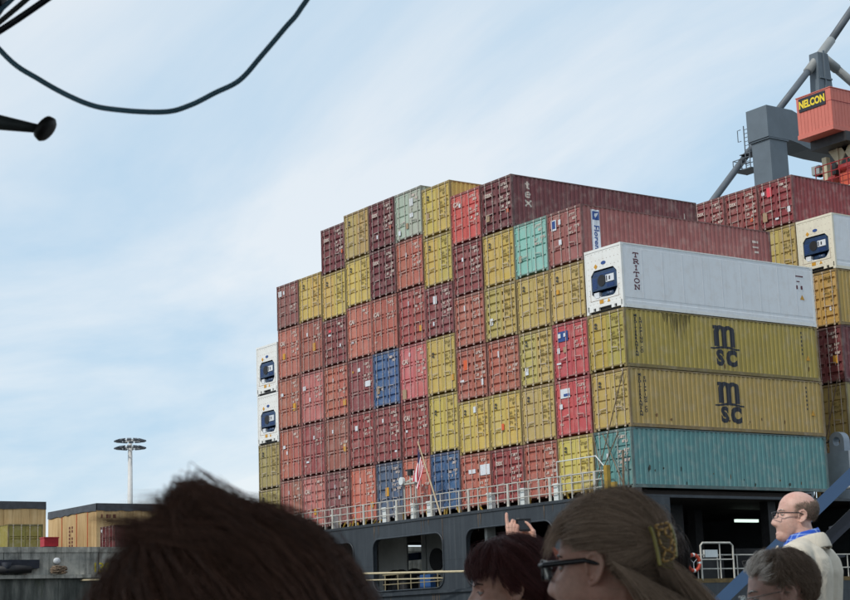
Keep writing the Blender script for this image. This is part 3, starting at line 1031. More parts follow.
LOGO = msc_logo()
def stack_text(s, size, step, bold):
    its = []
    for i, ch in enumerate(s):
        if ch != ' ':
            its.append((text_mesh(ch, size, bold), Matrix.Translation((0, -i * step, 0))))
    return join_meshes('lettering', its)


for k, dz in ((2, 6.47 - 5.222), (1, 3.88 - 2.611)):
    c = PLACED['L', k]
    side_decal(c, LOGO, MARKD, 'logo', 6.05, dz)
    side_decal(c, stack_text('MEDITERRANEAN', .17, .145, .006), MARKD, 'lettering', .66, 2.28)
    side_decal(c, stack_text('SHIPPING CO', .17, .145, .006), MARKD, 'lettering', .95, 2.16)
    b = MB()
    random.seed(k)
    for q in range(6):
        b.box(HW + .001, HW + .004, 11.05, 11.12, 2.2 - q * .2, 2.3 - q * .2)
    b.build('stencil_marks', MARKD, c)['kind'] = 'stuff'
    MB().add([(HW + .001, 11.3, .95), (HW + .001, 11.6, .95), (HW + .001, 11.45, 1.2)], [(0, 1, 2)]).build('warning_triangle', PLACARD, c)


def serif_letters(word, w, h, step, t, M=None):
    """slab serif capitals stacked downwards, drawn as bars"""
    b = MB()
    for i, ch in enumerate(word):
        z0 = -i * step
        def seg(x0, y0, x1, y1, tt=t):
            p, q = Vector((x0 * w, z0 + y0 * h, 0)), Vector((x1 * w, z0 + y1 * h, 0))
            d = (q - p).normalized(); n = Vector((-d.y, d.x, 0)) * tt / 2
            off = Vector((0, 0, .0003 * len(b.f) / 1.0 * .1))
            b.add([p - n + off, q - n + off, q + n + off, p + n + off], [(0, 1, 2, 3)])
        if ch == 'T':
            seg(-.5, .95, .5, .95); seg(0, 0, 0, .95); seg(-.22, .03, .22, .03); seg(-.47, .7, -.47, .95); seg(.47, .7, .47, .95)
        elif ch == 'R':
            seg(-.32, 0, -.32, 1); seg(-.5, .03, -.1, .03); seg(-.5, .97, .25, .97); seg(.25, .97, .4, .75); seg(.4, .75, .25, .5); seg(.25, .5, -.3, .5); seg(0, .5, .4, .03); seg(.3, .03, .55, .03)
        elif ch == 'I':
            seg(0, 0, 0, 1); seg(-.22, .03, .22, .03); seg(-.22, .97, .22, .97)
        elif ch == 'O':
            pr_ = [(.46 * math.cos(a), .5 + .48 * math.sin(a)) for a in np.linspace(0, 2 * math.pi, 13)]
            for (a0, b0), (a1, b1) in zip(pr_, pr_[1:]): seg(a0, b0, a1, b1)
        elif ch == 'N':
            seg(-.36, 0, -.36, 1); seg(.36, 0, .36, 1); seg(-.36, 1, .36, 0); seg(-.52, .03, -.18, .03); seg(-.52, .97, -.3, .97); seg(.2, .97, .52, .97)
        elif ch == 't':
            seg(-.05, .1, -.05, 1.0, t * 1.3); seg(-.35, .7, .3, .7); seg(-.05, .08, .3, .1)
        elif ch == 'e':
            pr_ = [(.36 * math.cos(a), .38 + .34 * math.sin(a)) for a in np.linspace(0.1, 5.6, 11)]
            for (a0, b0), (a1, b1) in zip(pr_, pr_[1:]): seg(a0, b0, a1, b1, t * 1.2)
            seg(-.36, .4, .38, .4)
        elif ch == 'x':
            seg(-.38, .04, .38, .72, t * .9); seg(-.38, .72, .38, .04, t * 1.4); seg(-.52, .04, -.2, .04); seg(.2, .04, .52, .04); seg(-.52, .72, -.22, .72); seg(.2, .72, .52, .72)
    return b.mesh('lettering')


side_decal(PLACED['L', 3], serif_letters('TRITON', .32, .2, .29, .05), MARKR, 'lettering', .86, 10.12 - 7.833, False)
b = MB()
for q, (y_, z_, w_, h_) in enumerate(((11.0, 2.35, .5, .06), (11.05, 2.1, .2, .05), (11.0, 1.75, .1, .18), (11.3, 1.75, .12, .18))):
    b.box(HW + .001, HW + .004, y_, y_ + w_, z_, z_ + h_)
b.build('stencil_marks', MARKR, PLACED['L', 3])['kind'] = 'stuff'
MB().add([(HW + .002, 11.2, 1.25), (HW + .002, 11.5, 1.25), (HW + .002, 11.35, 1.5)], [(0, 1, 2)]).build('warning_triangle', PLACARD, PLACED['L', 3])
side_decal(PLACED['I', 5], serif_letters('tex', .42, .38, .42, .07), MARKW, 'lettering', 1.02, 15.0 - 13.055)
side_decal(PLACED['I', 5], glyph_rows([], 1).mesh('x') if False else serif_letters('I', .1, .5, .1, .06), MARKW, 'stencil_marks', 11.3, 1.4)
# white board with vertical blue lettering on the rose container
bd = plate([(-.25, -1.9 / 2 - .15), (.25, -1.9 / 2 - .15), (.25, 1.1), (-.25, 1.1)], [], .003)
FL = PLACED['K', 4]
side_decal(FL, bd, STICKW, 'sign_board', .88, 1.3)
side_decal(FL, plate([(-.19, -.2), (.19, -.2), (.19, .2), (-.19, .2)], [], .003), MARKB, 'logo', .88, 2.12).location.x += .006
side_decal(FL, plate([(-.03, -.12), (.08, .0), (.12, .13), (-.08, .1), (-.1, -.02)], [], .003), STICKW, 'logo_mark', .88, 2.12).location.x += .012
ft = text_mesh('Florens', .44, .008)
ft.transform(Matrix.Rotation(R(-90), 4, 'Z'))
side_decal(FL, ft, MARKB, 'lettering', .88, 1.02).location.x += .006
b = MB()
for q, (y_, z_, w_, h_) in enumerate(((10.9, 1.9, .25, .12), (11.2, 1.9, .1, .12), (10.9, 1.65, .4, .08), (11.0, 1.4, .3, .1), (11.0, .9, .12, .14))):
    b.box(HW + .001, HW + .004, y_, y_ + w_, z_, z_ + h_)
b.build('stencil_marks', MARKW, FL)['kind'] = 'stuff'

# run-down stains and scrapes that have a shape of their own
random.seed(21)
STAIN = mat_plain('grime_stain', lin(122, 108, 60), .8, 0, .4, 4, 0)
its = []
for k in range(9):
    x0 = -.75 + k * .19
    L = .45 + .75 * math.exp(-((k - 4.5) / 2.0) ** 2) + random.uniform(-.1, .12)
    its.append((plate([(x0, 0), (x0 + .17, 0), (x0 + .12, -L * .6), (x0 + .07, -L), (x0 + .04, -L * .55)], [], .002), Matrix()))
side_decal(PLACED['L', 2], join_meshes('stain', its), STAIN, 'stain', 3.05, 2.50)['kind'] = 'stuff'
SCUFF = mat_plain('dark_scuff', lin(58, 66, 60), .8, 0, .5, 6, 0)
SCUFR = mat_plain('rust_scuff', lin(112, 84, 52), .8, 0, .5, 6, 0)
for (kk, mt, n_, zlo, zhi) in ((0, SCUFF, 9, .25, .9), (0, SCUFR, 4, .2, .7), (1, SCUFR, 7, .25, .7), (2, SCUFR, 2, .25, .6)):
    its = []
    for k in range(n_):
        y0, z0 = random.uniform(.5, 11.6), random.uniform(zlo, zhi)
        w_, h_ = random.uniform(.02, .06), random.uniform(.04, .18)
        its.append((plate([(y0 - w_, z0), (y0 - w_ * .3, z0 - h_), (y0 + w_ * .6, z0 - h_ * .7), (y0 + w_, z0 + h_ * .2), (y0 + .1 * w_, z0 + h_ * .6)], [], .002), Matrix()))
    side_decal(PLACED['L', kk], join_meshes('scuff', its), mt, 'scuff', 0, 0)['kind'] = 'stuff'

# ------------------------------------------------------------------ the ship
m, nt, bs = new_mat('hull_paint')
n1 = nodes_noise(nt, 0.5, 6, 0.6, rnd=False)
c = ramp(nt, n1, [(0.3, lin(36, 42, 49)), (0.7, lin(52, 59, 66))])
n2 = nodes_noise(nt, 1.0, 7, 0.7, stretch=(3.2, 3.2, 0.12), rnd=False)
c = mix(nt, ramp(nt, n2, [(0.5, 0.0), (0.75, 0.5)]), c, lin(84, 90, 94))
n3 = nodes_noise(nt, 1.3, 7, 0.7, stretch=(2.2, 2.2, 0.16), rnd=False)
c = mix(nt, ramp(nt, n3, [(0.56, 0.0), (0.72, 0.8)]), c, lin(30, 34, 40))
tc = nt.nodes.new('ShaderNodeTexCoord')
sp_ = nt.nodes.new('ShaderNodeSeparateXYZ'); nt.links.new(tc.outputs['Object'], sp_.inputs[0])
ad_ = nt.nodes.new('ShaderNodeMath'); nt.links.new(sp_.outputs['X'], ad_.inputs[0]); nt.links.new(sp_.outputs['Y'], ad_.inputs[1])
cb_ = nt.nodes.new('ShaderNodeCombineXYZ'); nt.links.new(ad_.outputs[0], cb_.inputs[0]); nt.links.new(sp_.outputs['Z'], cb_.inputs[1])
bk = nt.nodes.new('ShaderNodeTexBrick')
bk.inputs['Scale'].default_value = 1.0
bk.inputs['Brick Width'].default_value = 4.2
bk.inputs['Row Height'].default_value = 2.05
bk.inputs['Mortar Size'].default_value = 0.02
bk.inputs['Color1'].default_value = (1, 1, 1, 1)
bk.inputs['Color2'].default_value = (.86, .87, .88, 1)
bk.inputs['Mortar'].default_value = (.7, .7, .7, 1)
nt.links.new(cb_.outputs[0], bk.inputs['Vector'])
c = mix(nt, 1.0, c, bk.outputs['Color'], 'MULTIPLY')
nt.links.new(c, bs.inputs['Base Color'])
bs.inputs['Roughness'].default_value = 0.5
bump(nt, bs, nodes_noise(nt, 1.2, 3, rnd=False), 0.35, 0.05)
HULL = m
DECKP = mat_plain('deck_paint', lin(70, 62, 58), 0.7, 0, 0.3, 1.5)
INNER = mat_plain('interior_grey', lin(168, 172, 170), 0.6, 0, 0.2, 1)
DARK = mat_plain('dark_machinery', lin(48, 48, 50), 0.5, 0.2, 0.4, 3)
RAILP = mat_plain('rail_paint', lin(190, 188, 180), 0.5, 0, 0.25, 4, 0)
WHITEP = mat_plain('white_paint', lin(214, 220, 220), 0.5, 0, 0.12, 3, 0)
YELP = mat_plain('safety_yellow', lin(164, 134, 46), 0.5, 0, 0.25, 4, 0)
BLUEP = mat_plain('blue_paint', lin(44, 84, 138), 0.5, 0, 0.2, 4, 0)
DZ = 8.3
MZ = 4.62
XL, XR = -32.55, 0.12
ship = empty('container_ship', (0, 0, 0), 'dark grey container ship seen from its stern with open mooring deck', 'ship')
YT = -1.2
openings = [(-18.55, -12.45), (-10.55, -4.1), (-29.5, -26.6), (-24.8, -20.4)]
outer = [(XL, -3), (XR, -3), (XR, DZ), (XL, DZ)]
me = plate(outer, [rounded(a, b_, 4.9, 7.48, .55) for a, b_ in openings], .22)
link('transom', xform(me, Matrix.Translation((0, YT + .11, 0)) @ M_XZ), HULL, ship)
random.seed(9)
its = []
for k in range(34):
    x0 = random.uniform(XL + 1, XR - .4)
    L, w_ = random.uniform(.3, 1.5), random.uniform(.02, .06)
    zt = DZ - .12 if random.random() < .6 else 4.6
    its.append((plate([(x0 - w_, zt), (x0 + w_, zt), (x0 + w_ * .5, zt - L * .6), (x0, zt - L), (x0 - w_ * .4, zt - L * .7)], [], .004), Matrix.Translation((0, 0, .0002 * k))))
link('rust_run', xform(join_meshes('rust_run', its), Matrix.Translation((0, YT - .004, 0)) @ M_XZ), mat_plain('rust_streak', lin(92, 80, 70), .8, 0, .5, 3, 0), ship)['kind'] = 'stuff'
# thin raised edge round each opening and the knuckle lines across the transom
for a, b_ in openings:
    pts = [(x, YT - .015, z) for x, z in rounded(a - .02, b_ + .02, 4.88, 7.5, .56)]
    MB().tube(pts + [pts[0]], .045, 6, False).build('opening_rim', HULL, ship, True)
MB().box(XL, XR, YT - .12, YT - .002, 4.62, 4.76).build('rubbing_strake', HULL, ship)
MB().box(XL, XR, YT - .05, YT - .002, DZ - .12, DZ + .01).build('deck_edge', HULL, ship)
side_out = [(YT + .22, -3), (70, -3), (70, DZ), (YT + .22, DZ)]
me = plate(side_out, [[(1.9, MZ - .02), (13.6, MZ - .02), (13.6, DZ - .12), (1.9, DZ - .12)]], .22)
link('side_plating', xform(me, Matrix.Translation((XR - .11, 0, 0)) @ M_YZ), HULL, ship)
me = plate(side_out, [rounded(7.5, 13.0, 6.0, 8.05, .4)], .22)
link('side_plating', xform(me, Matrix.Translation((XL + .11, 0, 0)) @ M_YZ), HULL, ship)
MB().box(XL + .23, XR - .23, YT + .23, 70, DZ - .1, DZ - .01).build('upper_deck', DECKP, ship)
MB().box(XL + .23, XR - .23, YT + .23, 20, MZ - .2, MZ).build('mooring_deck', DECKP, ship)
MB().box(XL + .23, XR - .23, 17.6, 17.8, MZ, DZ - .11).build('bulkhead', mat_plain('bulkhead_dark', lin(58, 64, 70), .6, 0, .3, 1), ship)
# light grey bulkheads and pillars inside the mooring deck
MB().box(-28.8, -28.6, 1.2, 6.5, MZ, DZ - .11).build('screen_bulkhead', INNER, ship)
MB().box(-20.6, -20.2, 3.2, 3.6, MZ, DZ - .11).build('pillar', INNER, ship)
MB().box(-19.8, -18.1, 3.0, 3.15, MZ, DZ - .11).build('screen_bulkhead', INNER, ship)
MB().box(-9.9, -9.7, -.6, -.1, MZ, DZ - .11).build('pillar', INNER, ship)
MB().box(-3.6, -3.4, 1, 6, MZ, DZ - .11).build('screen_bulkhead', DARK, ship)
MB().box(XL + .4, -.6, .6, 11.6, DZ - .008, Z0 - .03).build('hatch_cover', DECKP, ship)
for px in (-6.0, -1.2):
    MB().box(px - .25, px + .25, 9.0, 9.5, MZ, DZ - .11).build('pillar', DARK, ship)
MB().tube([(-18.85, 2.99, 6.5), (-18.85, 2.9, 6.5)], .6, 24).build('round_hatch', BLACK, ship)
MB().box(-32.3, -25.2, 9.5, 12.4, MZ, MZ + 1.1).build('winch_house', mat_plain('brown_paint', lin(92, 78, 52), .6), ship)
MB().box(-30.2, -28.6, 8.6, 9.0, 7.0, 7.4).build('blue_rack', BLUEP, ship)


def winch(x, y, col):
    w = MB()
    w.tube([(x - .9, y, MZ + .75), (x + .9, y, MZ + .75)], .42, 16)
    for xx in (-.95, -.3, .9):
        w.tube([(x + xx, y, MZ + .75), (x + xx + .06, y, MZ + .75)], .72, 18)
    w.box(x - 1.0, x - .7, y - .5, y + .5, MZ, MZ + .75); w.box(x + .7, x + 1.0, y - .5, y + .5, MZ, MZ + .75)
    o = w.build('winch', col, ship)
    MB().tube([(x - .28, y, MZ + .75), (x + .88, y, MZ + .75)], .55, 16).build('rope_drum', mat_plain('wound_rope', lin(120, 108, 84), .9, 0, .3, 12, .4, stretch=(9, 1, 1)), o)


MB().box(-25.2, -22.4, 3.5, 3.6, MZ, DZ - .11).build('screen_bulkhead', INNER, ship)
winch(-20.2, 1.8, DARK); winch(-11.6, 2.4, DARK); winch(-28.5, 3.0, DARK)


def bollard(x, y, mat=DARK):
    b = MB()
    for dx in (-.45, .45):
        b.tube([(x + dx, y, MZ), (x + dx, y, MZ + .8), (x + dx, y, MZ + .82), (x + dx, y, MZ + .95)], [.27, .27, .34, .34], 14)
    b.box(x - .9, x + .9, y - .35, y + .35, MZ, MZ + .08)
    b.build('bollard', mat, ship)


bollard(-16.0, .4); bollard(-18.6, .4); bollard(-8.8, .5); bollard(-5.4, .6)
b = MB().tube([(-13.0, -.4, MZ + .55), (-12.55, -.4, MZ + .55)], .5, 18)
b.build('roller_fairlead', DARK, ship)
MB().box(-16.2, -15.3, .0, .5, MZ, MZ + 1.0).build('control_stand', BLUEP, ship)
b = MB()
for x0, x1 in ((-18.4, -12.6), (-10.3, -4.3)):
    b.tube([(x0, -.75, MZ + 1.08), (x1, -.75, MZ + 1.08)], .03, 6)
    b.tube([(x0, -.75, MZ + .6), (x1, -.75, MZ + .6)], .025, 6)
    for q in np.arange(x0 + .2, x1, 1.15):
        b.tube([(q, -.75, MZ), (q, -.75, MZ + 1.08)], .03, 6)
b.build('inner_rail', mat_plain('cream_rail', lin(146, 136, 108), .6), ship)
# deck railing along the stern
YR = -1.08
xs = np.arange(XL + .1, -.7, .76)
st_me = MB().box(-.028, .028, -.02, .02, 0, 1.06).mesh('stanchion')
sw_me = MB().box(-.07, .07, -.03, .03, 0, 1.05).box(-.12, .12, -.1, .1, 0, .02).mesh('stanchion')
for i, xq in enumerate(xs):
    o = link('stanchion', sw_me if i % 4 == 1 else st_me, RAILP, ship)
    o.location = (xq, YR, DZ)
for dz in (.36, .70, 1.05):
    MB().tube([(XL + .1, YR, DZ + dz), (-.8, YR, DZ + dz)], .026, 6).build('rail', RAILP, ship)
MB().tube([(-3.9, YR + .1, DZ + .1), (-3.9, YR + .1, DZ + 1.72), (-1.25, YR + .1, DZ + 1.72), (-.55, YR + .1, DZ + 1.05), (-3.9, YR + .1, DZ + 1.05)], .03, 6).build('gangway_rail', WHITEP, ship)
MB().box(-.62, -.42, YR - .05, YR + .15, DZ, DZ + 1.25).box(-.2, .05, YR - .05, YR + .1, DZ, DZ + .5).build('yellow_post', YELP, ship)
MB().tube([(-.85, YR + .3, DZ + .2), (-.7, YR + .25, DZ + .7), (-.55, YR + .2, DZ + 1.2)], .05, 8).build('yellow_post', YELP, ship)
vb = MB().box(-.17, .17, -.12, .12, 0, .72).box(-.2, .2, -.15, .15, .72, .8).mesh('vent_box')
for xq in (-22.7, -17.8, -16.65, -15.2, -13.85, -8.95, -6.5, -4.05, -27.5):
    o = link('vent_box', vb, WHITEP, ship); o.location = (xq, -.85, DZ - .01)
# container pedestals and lashing gear
ped = MB().box(-.16, .12, 0, .4, DZ - .01, Z0 - .004).mesh('container_pedestal')
for i in range(14):
    for yy in (-.05, 11.8):
        o = link('container_pedestal', ped, DECKP, ship)
        o.location = (min(-i * PITCHX + .03, XR - .15), yy, 0)
LASH = mat_plain('lashing_steel', lin(120, 104, 86), .7, .2, .4, 6, 0)
lb = MB()
for x0, z0_, x1, z1_ in ((-2.3, DZ + .1, -.15, Z0 + 5.1), (-.12, DZ + .1, -1.75, Z0 + 2.5), (-2.35, DZ + .1, -.7, Z0 + 2.45), (-1.5, DZ + .1, -2.4, Z0 + 2.6)):
    lb.tube([(x0, -.35, z0_), (x1, -.09, z1_)], .025, 6)
lb.tube([(-.35, -.3, DZ + .1), (-.3, -.25, DZ + 1.9)], .055, 6)
lb.build('lashing_rod', LASH, ship)
tb = MB()
random.seed(12)
for i in range(40):
    xx = random.uniform(XL + 1, -1)
    tb.tube([(xx, -.4, DZ + .06), (xx + random.uniform(-.3, .3), -.35, DZ + random.uniform(.25, .6))], .05, 6)
o = tb.build('turnbuckle', YELP, ship); o['kind'] = 'stuff'
lb = MB()
for x0, x1 in ((-4.8, -2.8), (-2.9, -4.7), (-3.6, -3.4), (-4.6, -4.55)):
    lb.tube([(x0, 16.3, Z0 - .2), (x1, 16.6, Z0 + 6.0)], .03, 6)
lb.build('lashing_rod', LASH, ship)
# grey post with a lifting eye in the gap between the two stacks
GREYB = mat_plain('grey_blue_paint', lin(142, 154, 166), .5, 0, .15, 2)
pb = MB().box(-1.72, .1, 13.9, 14.6, DZ, 10.62)
pb.build('lashing_bridge_post', GREYB, ship)
eye = [(-.46, 0), (.46, 0)] + [(.46 * math.cos(a), .52 + .46 * math.sin(a)) for a in np.linspace(0, math.pi, 14)]
hole = [(.22 * math.cos(a), .52 + .22 * math.sin(a)) for a in np.linspace(0, 2 * math.pi, 14, endpoint=False)]
link('lifting_eye', xform(plate(eye, [hole], .42), Matrix.Translation((-.95, 14.22, 10.62)) @ M_XZ), GREYB, ship)
# open side of the mooring deck: rails, gate frame, lamp
b = MB()
for z in (MZ + .5, MZ + 1.1):
    b.tube([(XR - .1, 1.95, z), (XR - .1, 13.5, z)], .03, 6)
for q in np.arange(2.2, 13.4, 1.2):
    b.tube([(XR - .1, q, MZ), (XR - .1, q, MZ + 1.1)], .03, 6)
b.build('side_rail', RAILP, ship)
MB().tube([(XR - .02, 3.55, MZ), (XR - .02, 3.55, MZ + 1.5), (XR - .02, 3.68, MZ + 1.62), (XR - .02, 5.35, MZ + 1.62), (XR - .02, 5.5, MZ + 1.5), (XR - .02, 5.5, MZ)], .045, 8).tube([(XR - .02, 4.7, MZ), (XR - .02, 4.7, MZ + 1.62)], .03, 6).tube([(XR - .02, 3.55, MZ + .9), (XR - .02, 5.5, MZ + .9)], .03, 6).build('gate_frame', RAILP, ship)
MB().box(XR - .2, XR - .05, 3.85, 4.6, MZ + 1.0, MZ + 1.32).build('liferaft_box', WHITEP, ship)
MB().box(XR - .12, XR + .02, 1.95, 13.5, MZ - .1, MZ + .08).build('deck_edge', mat_plain('worn_edge_paint', lin(104, 84, 46), .7, 0, .5, 3), ship)
m, nt, bs = new_mat('lit_tube')
bs.inputs['Base Color'].default_value = (.8, .9, .85, 1)
bs.inputs['Emission Color'].default_value = (.78, 1.0, .86, 1)
bs.inputs['Emission Strength'].default_value = 1.1
fl = MB().box(-6.05, -5.9, 11.95, 13.5, 7.62, 7.76).build('strip_light', m, ship)
MB().box(-6.1, -5.85, 11.9, 13.55, 7.765, 7.85).build('light_housing', DARK, ship)
MB().box(-2.4, -2.2, 8.0, 10.6, MZ, MZ + 1.5).box(-4.6, -2.6, 6.2, 7.6, MZ, MZ + 1.2).build('deck_locker', DARK, ship)
lr = empty('lifebuoy', (XR + .02, 3.05, MZ + .42), 'orange lifebuoy with white bands hanging on the ship side rail', 'lifebuoy')
buoy = mat_plain('buoy_orange', lin(196, 74, 48), .5, 0, .15, 5)
for a0 in range(4):
    for (p, q, mt, nm) in ((8, 82, buoy, 'ring_segment'), (-8, 8, WHITEP, 'white_band')):
        pts = [(0, .34 * math.cos(R(a0 * 90 + a)), .34 + .34 * math.sin(R(a0 * 90 + a))) for a in np.linspace(p, q, 8)]
        MB().tube(pts, .085, 8).build(nm, mt, lr, True)
MB().tube([(0, 0, .34), (0, .2, .5)], .02, 5).tube([(0, 0, .34), (0, -.2, .5)], .02, 5).tube([(0, 0, .34), (0, 0, .08)], .02, 5).build('grab_line', WHITEP, lr)
# stern light mast and flagstaff
mb = MB()
for dx in (0, .55, 1.0):
    mb.tube([(-16.0 + dx, -.9, DZ), (-16.0 + dx, -.9, DZ + 1.9 + .3 * (dx == .55))], .05, 6)
mb.box(-16.1, -14.9, -1.05, -.75, DZ + 1.75, DZ + 1.82)
mb.tube([(-15.9, -.9, DZ + 1.85), (-15.3, -.9, DZ + 2.0), (-14.95, -.9, DZ + 1.85)], .06, 6)
mb.build('light_mast', RAILP, ship)
MB().tube([(-15.45, -.9, DZ + 2.2), (-15.45, -.9, DZ + 2.42)], .14, 10).box(-15.75, -15.2, -1.0, -.8, DZ + 2.43, DZ + 2.5).build('stern_lamp', DARK, ship)
MB().tube([(-15.95, -1.0, DZ + 1.95), (-15.95, -1.15, DZ + 1.95)], .2, 12).build('searchlight', WHITEP, ship)
MB().tube([(-12.6, -1.15, DZ), (-14.2, -1.25, 12.05)], [.045, .03], 8).build('flagstaff', mat_plain('varnished_wood', lin(198, 180, 150), .5), ship)
# flag hanging in folds
m, nt, bs = new_mat('flag_cloth')
tc = nt.nodes.new('ShaderNodeUVMap')
sep = nt.nodes.new('ShaderNodeSeparateXYZ'); nt.links.new(tc.outputs[0], sep.inputs[0])
ml = nt.nodes.new('ShaderNodeMath'); ml.operation = 'MULTIPLY'; ml.inputs[1].default_value = 5.5; nt.links.new(sep.outputs['Y'], ml.inputs[0])
fr = nt.nodes.new('ShaderNodeMath'); fr.operation = 'FRACT'; nt.links.new(ml.outputs[0], fr.inputs[0])
gt = nt.nodes.new('ShaderNodeMath'); gt.operation = 'GREATER_THAN'; gt.inputs[1].default_value = .5; nt.links.new(fr.outputs[0], gt.inputs[0])
c = mix(nt, gt.outputs[0], lin(186, 30, 60), lin(232, 226, 226))
cu_ = nt.nodes.new('ShaderNodeMath'); cu_.operation = 'LESS_THAN'; cu_.inputs[1].default_value = .32; nt.links.new(sep.outputs['X'], cu_.inputs[0])
cv_ = nt.nodes.new('ShaderNodeMath'); cv_.operation = 'GREATER_THAN'; cv_.inputs[1].default_value = .55; nt.links.new(sep.outputs['Y'], cv_.inputs[0])
cm_ = nt.nodes.new('ShaderNodeMath'); cm_.operation = 'MULTIPLY'; nt.links.new(cu_.outputs[0], cm_.inputs[0]); nt.links.new(cv_.outputs[0], cm_.inputs[1])
c = mix(nt, cm_.outputs[0], c, lin(44, 46, 84))
nt.links.new(c, bs.inputs['Base Color'])
bs.inputs['Roughness'].default_value = .8
FLAGM = m
flag = MB()
NU, NV = 14, 20
vs, uv = [], []
top = Vector((-14.08, -1.3, 11.75))
for i in range(NU + 1):
    for j in range(NV + 1):
        u_, v_ = i / NU, j / NV
        # hoist along the staff, the fly hangs down in folds
        hp = top + Vector((.40, .02, -1.0)) * (1.05 * v_)
        fall = u_ * 1.9
        p = hp + Vector((-.50 * u_ + .33 * u_ * (1 - v_) * .5, -.05 + .12 * math.sin(9 * v_ + 3 * u_) * u_, -fall * (.55 + .25 * (1 - v_))))
        p.x += .12 * math.cos(11 * v_ + 2 * u_) * u_
        vs.append(p); uv.append((u_, 1 - v_))
fs = [(i * (NV + 1) + j, (i + 1) * (NV + 1) + j, (i + 1) * (NV + 1) + j + 1, i * (NV + 1) + j + 1) for i in range(NU) for j in range(NV)]
flag.add(vs, fs)
fm = flag.mesh('flag', True)
ul = fm.uv_layers.new(name='uv')
for lp in fm.loops:
    ul.data[lp.index].uv = uv[lp.vertex_index]
tag(link('flag', fm, FLAGM), 'limp red and white striped flag hanging at the ship stern', 'flag')
# mooring lines
ROPE = mat_plain('mooring_rope', lin(190, 178, 148), .9, 0, .2, 14, .4)
for (p0, p1, sag, lab) in (((-6.5, -.9, 5.42), (-35.9, -9.5, 6.3), .0, 'pale mooring rope, upper of two running level across the stern openings'),
                           ((-13.2, -.9, 5.35), (-35.9, -7.0, 6.1), .08, 'thin mooring rope below the longer one across the left stern opening')):
    p0, p1 = Vector(p0), Vector(p1)
    pts = [p0.lerp(p1, t) - Vector((0, 0, sag * 4 * t * (1 - t))) for t in np.linspace(0, 1, 16)]
    pts[0] = p0
    o = MB().tube([Vector((p0.x + .3, .2, p0.z - .1))] + pts, .055 if sag == 0 else .035, 8).build('mooring_rope', ROPE, None, True)
    tag(o, lab, 'rope', 'mooring ropes')
# ------------------------------------------------------------------ gantry crane behind the ship
CG = mat_plain('crane_grey', lin(98, 110, 120), .5, .0, .15, .6)
CTUBE = mat_plain('crane_tube_grey', lin(96, 104, 112), .5, .0, .2, .8)
CNODE = mat_plain('crane_node_grey', lin(150, 154, 154), .55, .0, .15, .8)
CRED = mat_plain('crane_red_cladding', lin(206, 116, 102), .55, .0, .1, .8)
CREAM = mat_plain('crane_cream', lin(196, 186, 158), .6, .0, .2, 1)
CORG = mat_plain('crane_orange', lin(206, 92, 66), .5, .0, .15, 1)
CMRED = mat_plain('crane_machinery_red', lin(150, 44, 44), .5, .0, .3, 2)
crane = empty('gantry_crane', (-40, 53.4, 8.16), 'grey quay crane with red clad house and black and yellow sign at upper right', 'crane')
cz = 8.16


def cb(name, mat, x0, x1, y0, y1, z0, z1):
    return MB().box(x0 + 40, x1 + 40, y0 - 53.4, y1 - 53.4, z0 - cz, z1 - cz).build(name, mat, crane)


def ctube(name, mat, pts, r, n=14):
    return MB().tube([(p[0] + 40, p[1] - 53.4, p[2] - cz) for p in pts], r, n).build(name, mat, crane, True)


cb('leg', CG, -42.05, -40.0, 53.55, 55.6, 8.2, 42.2)
cb('leg_collar', CG, -42.2, -39.9, 53.4, 55.75, 42.2, 42.34)
# head box and portal girder with a haunched underside
prof = [(53.3, 42.34), (56.0, 42.34), (57.0, 42.2), (58.2, 41.9), (60.0, 41.8), (75, 41.8), (75, 44.6), (58.6, 44.6), (57.4, 44.75), (56.4, 45.05), (53.3, 45.05)]
me = plate([(a - 53.4, b_ - cz) for a, b_ in prof], [], 2.35)
link('portal_girder', xform(me, Matrix.Translation((-41.05 + 40, 0, 0)) @ M_YZ), CG, crane)
cb('leg', CG, -42.05, -40.0, 74, 76, 8.2, 42.2)
cb('bogie', CMRED, -42.3, -39.7, 51.5, 57.5, 8.165, 9.6)
cb('bogie', CMRED, -42.3, -39.7, 72, 78, 8.165, 9.6)
ctube('brace', CTUBE, [(-43.5, 45.6, 32.7), (-43.5, 56.0, 43.4)], .30)
ctube('brace', CTUBE, [(-40.6, 55.3, 44.9), (-40.6, 60.0, 49.6)], .30)
ctube('brace', CNODE, [(-40.6, 59.6, 49.2), (-40.6, 63.0, 52.7)], .40)
ctube('brace', CTUBE, [(-40.6, 62.8, 52.5), (-40.6, 70.0, 60.4)], .34)
ctube('stay', CNODE, [(-40.6, 61.6, 50.9), (-40.6, 63.4, 50.1)], .44)
ctube('stay', CNODE, [(-40.6, 63.2, 50.2), (-40.6, 70.0, 46.9)], .38)
b = MB()
for s in (0,):
    b.add([(.0 - 1.0, 60.15 - 53.4, 46.5 - cz), (.0, 60.15 - 53.4, 46.5 - cz), (.0, 62.1 - 53.4, 46.5 - cz), (-1.0, 62.1 - 53.4, 46.5 - cz),
           (-1.0, 60.4 - 53.4, 51.0 - cz), (0, 60.4 - 53.4, 51.0 - cz), (0, 61.7 - 53.4, 51.0 - cz), (-1.0, 61.7 - 53.4, 51.0 - cz)],
          [(0, 3, 2, 1), (4, 5, 6, 7), (0, 1, 5, 4), (1, 2, 6, 5), (2, 3, 7, 6), (3, 0, 4, 7)])
b.build('post', CG, crane)
MB().box(.0, .1, 61.0 - 53.4, 61.15 - 53.4, 46.5 - cz, 51.2 - cz).box(.0, .12, 60.4 - 53.4, 61.9 - 53.4, 48.6 - cz, 48.75 - cz).build('gusset', CG, crane)
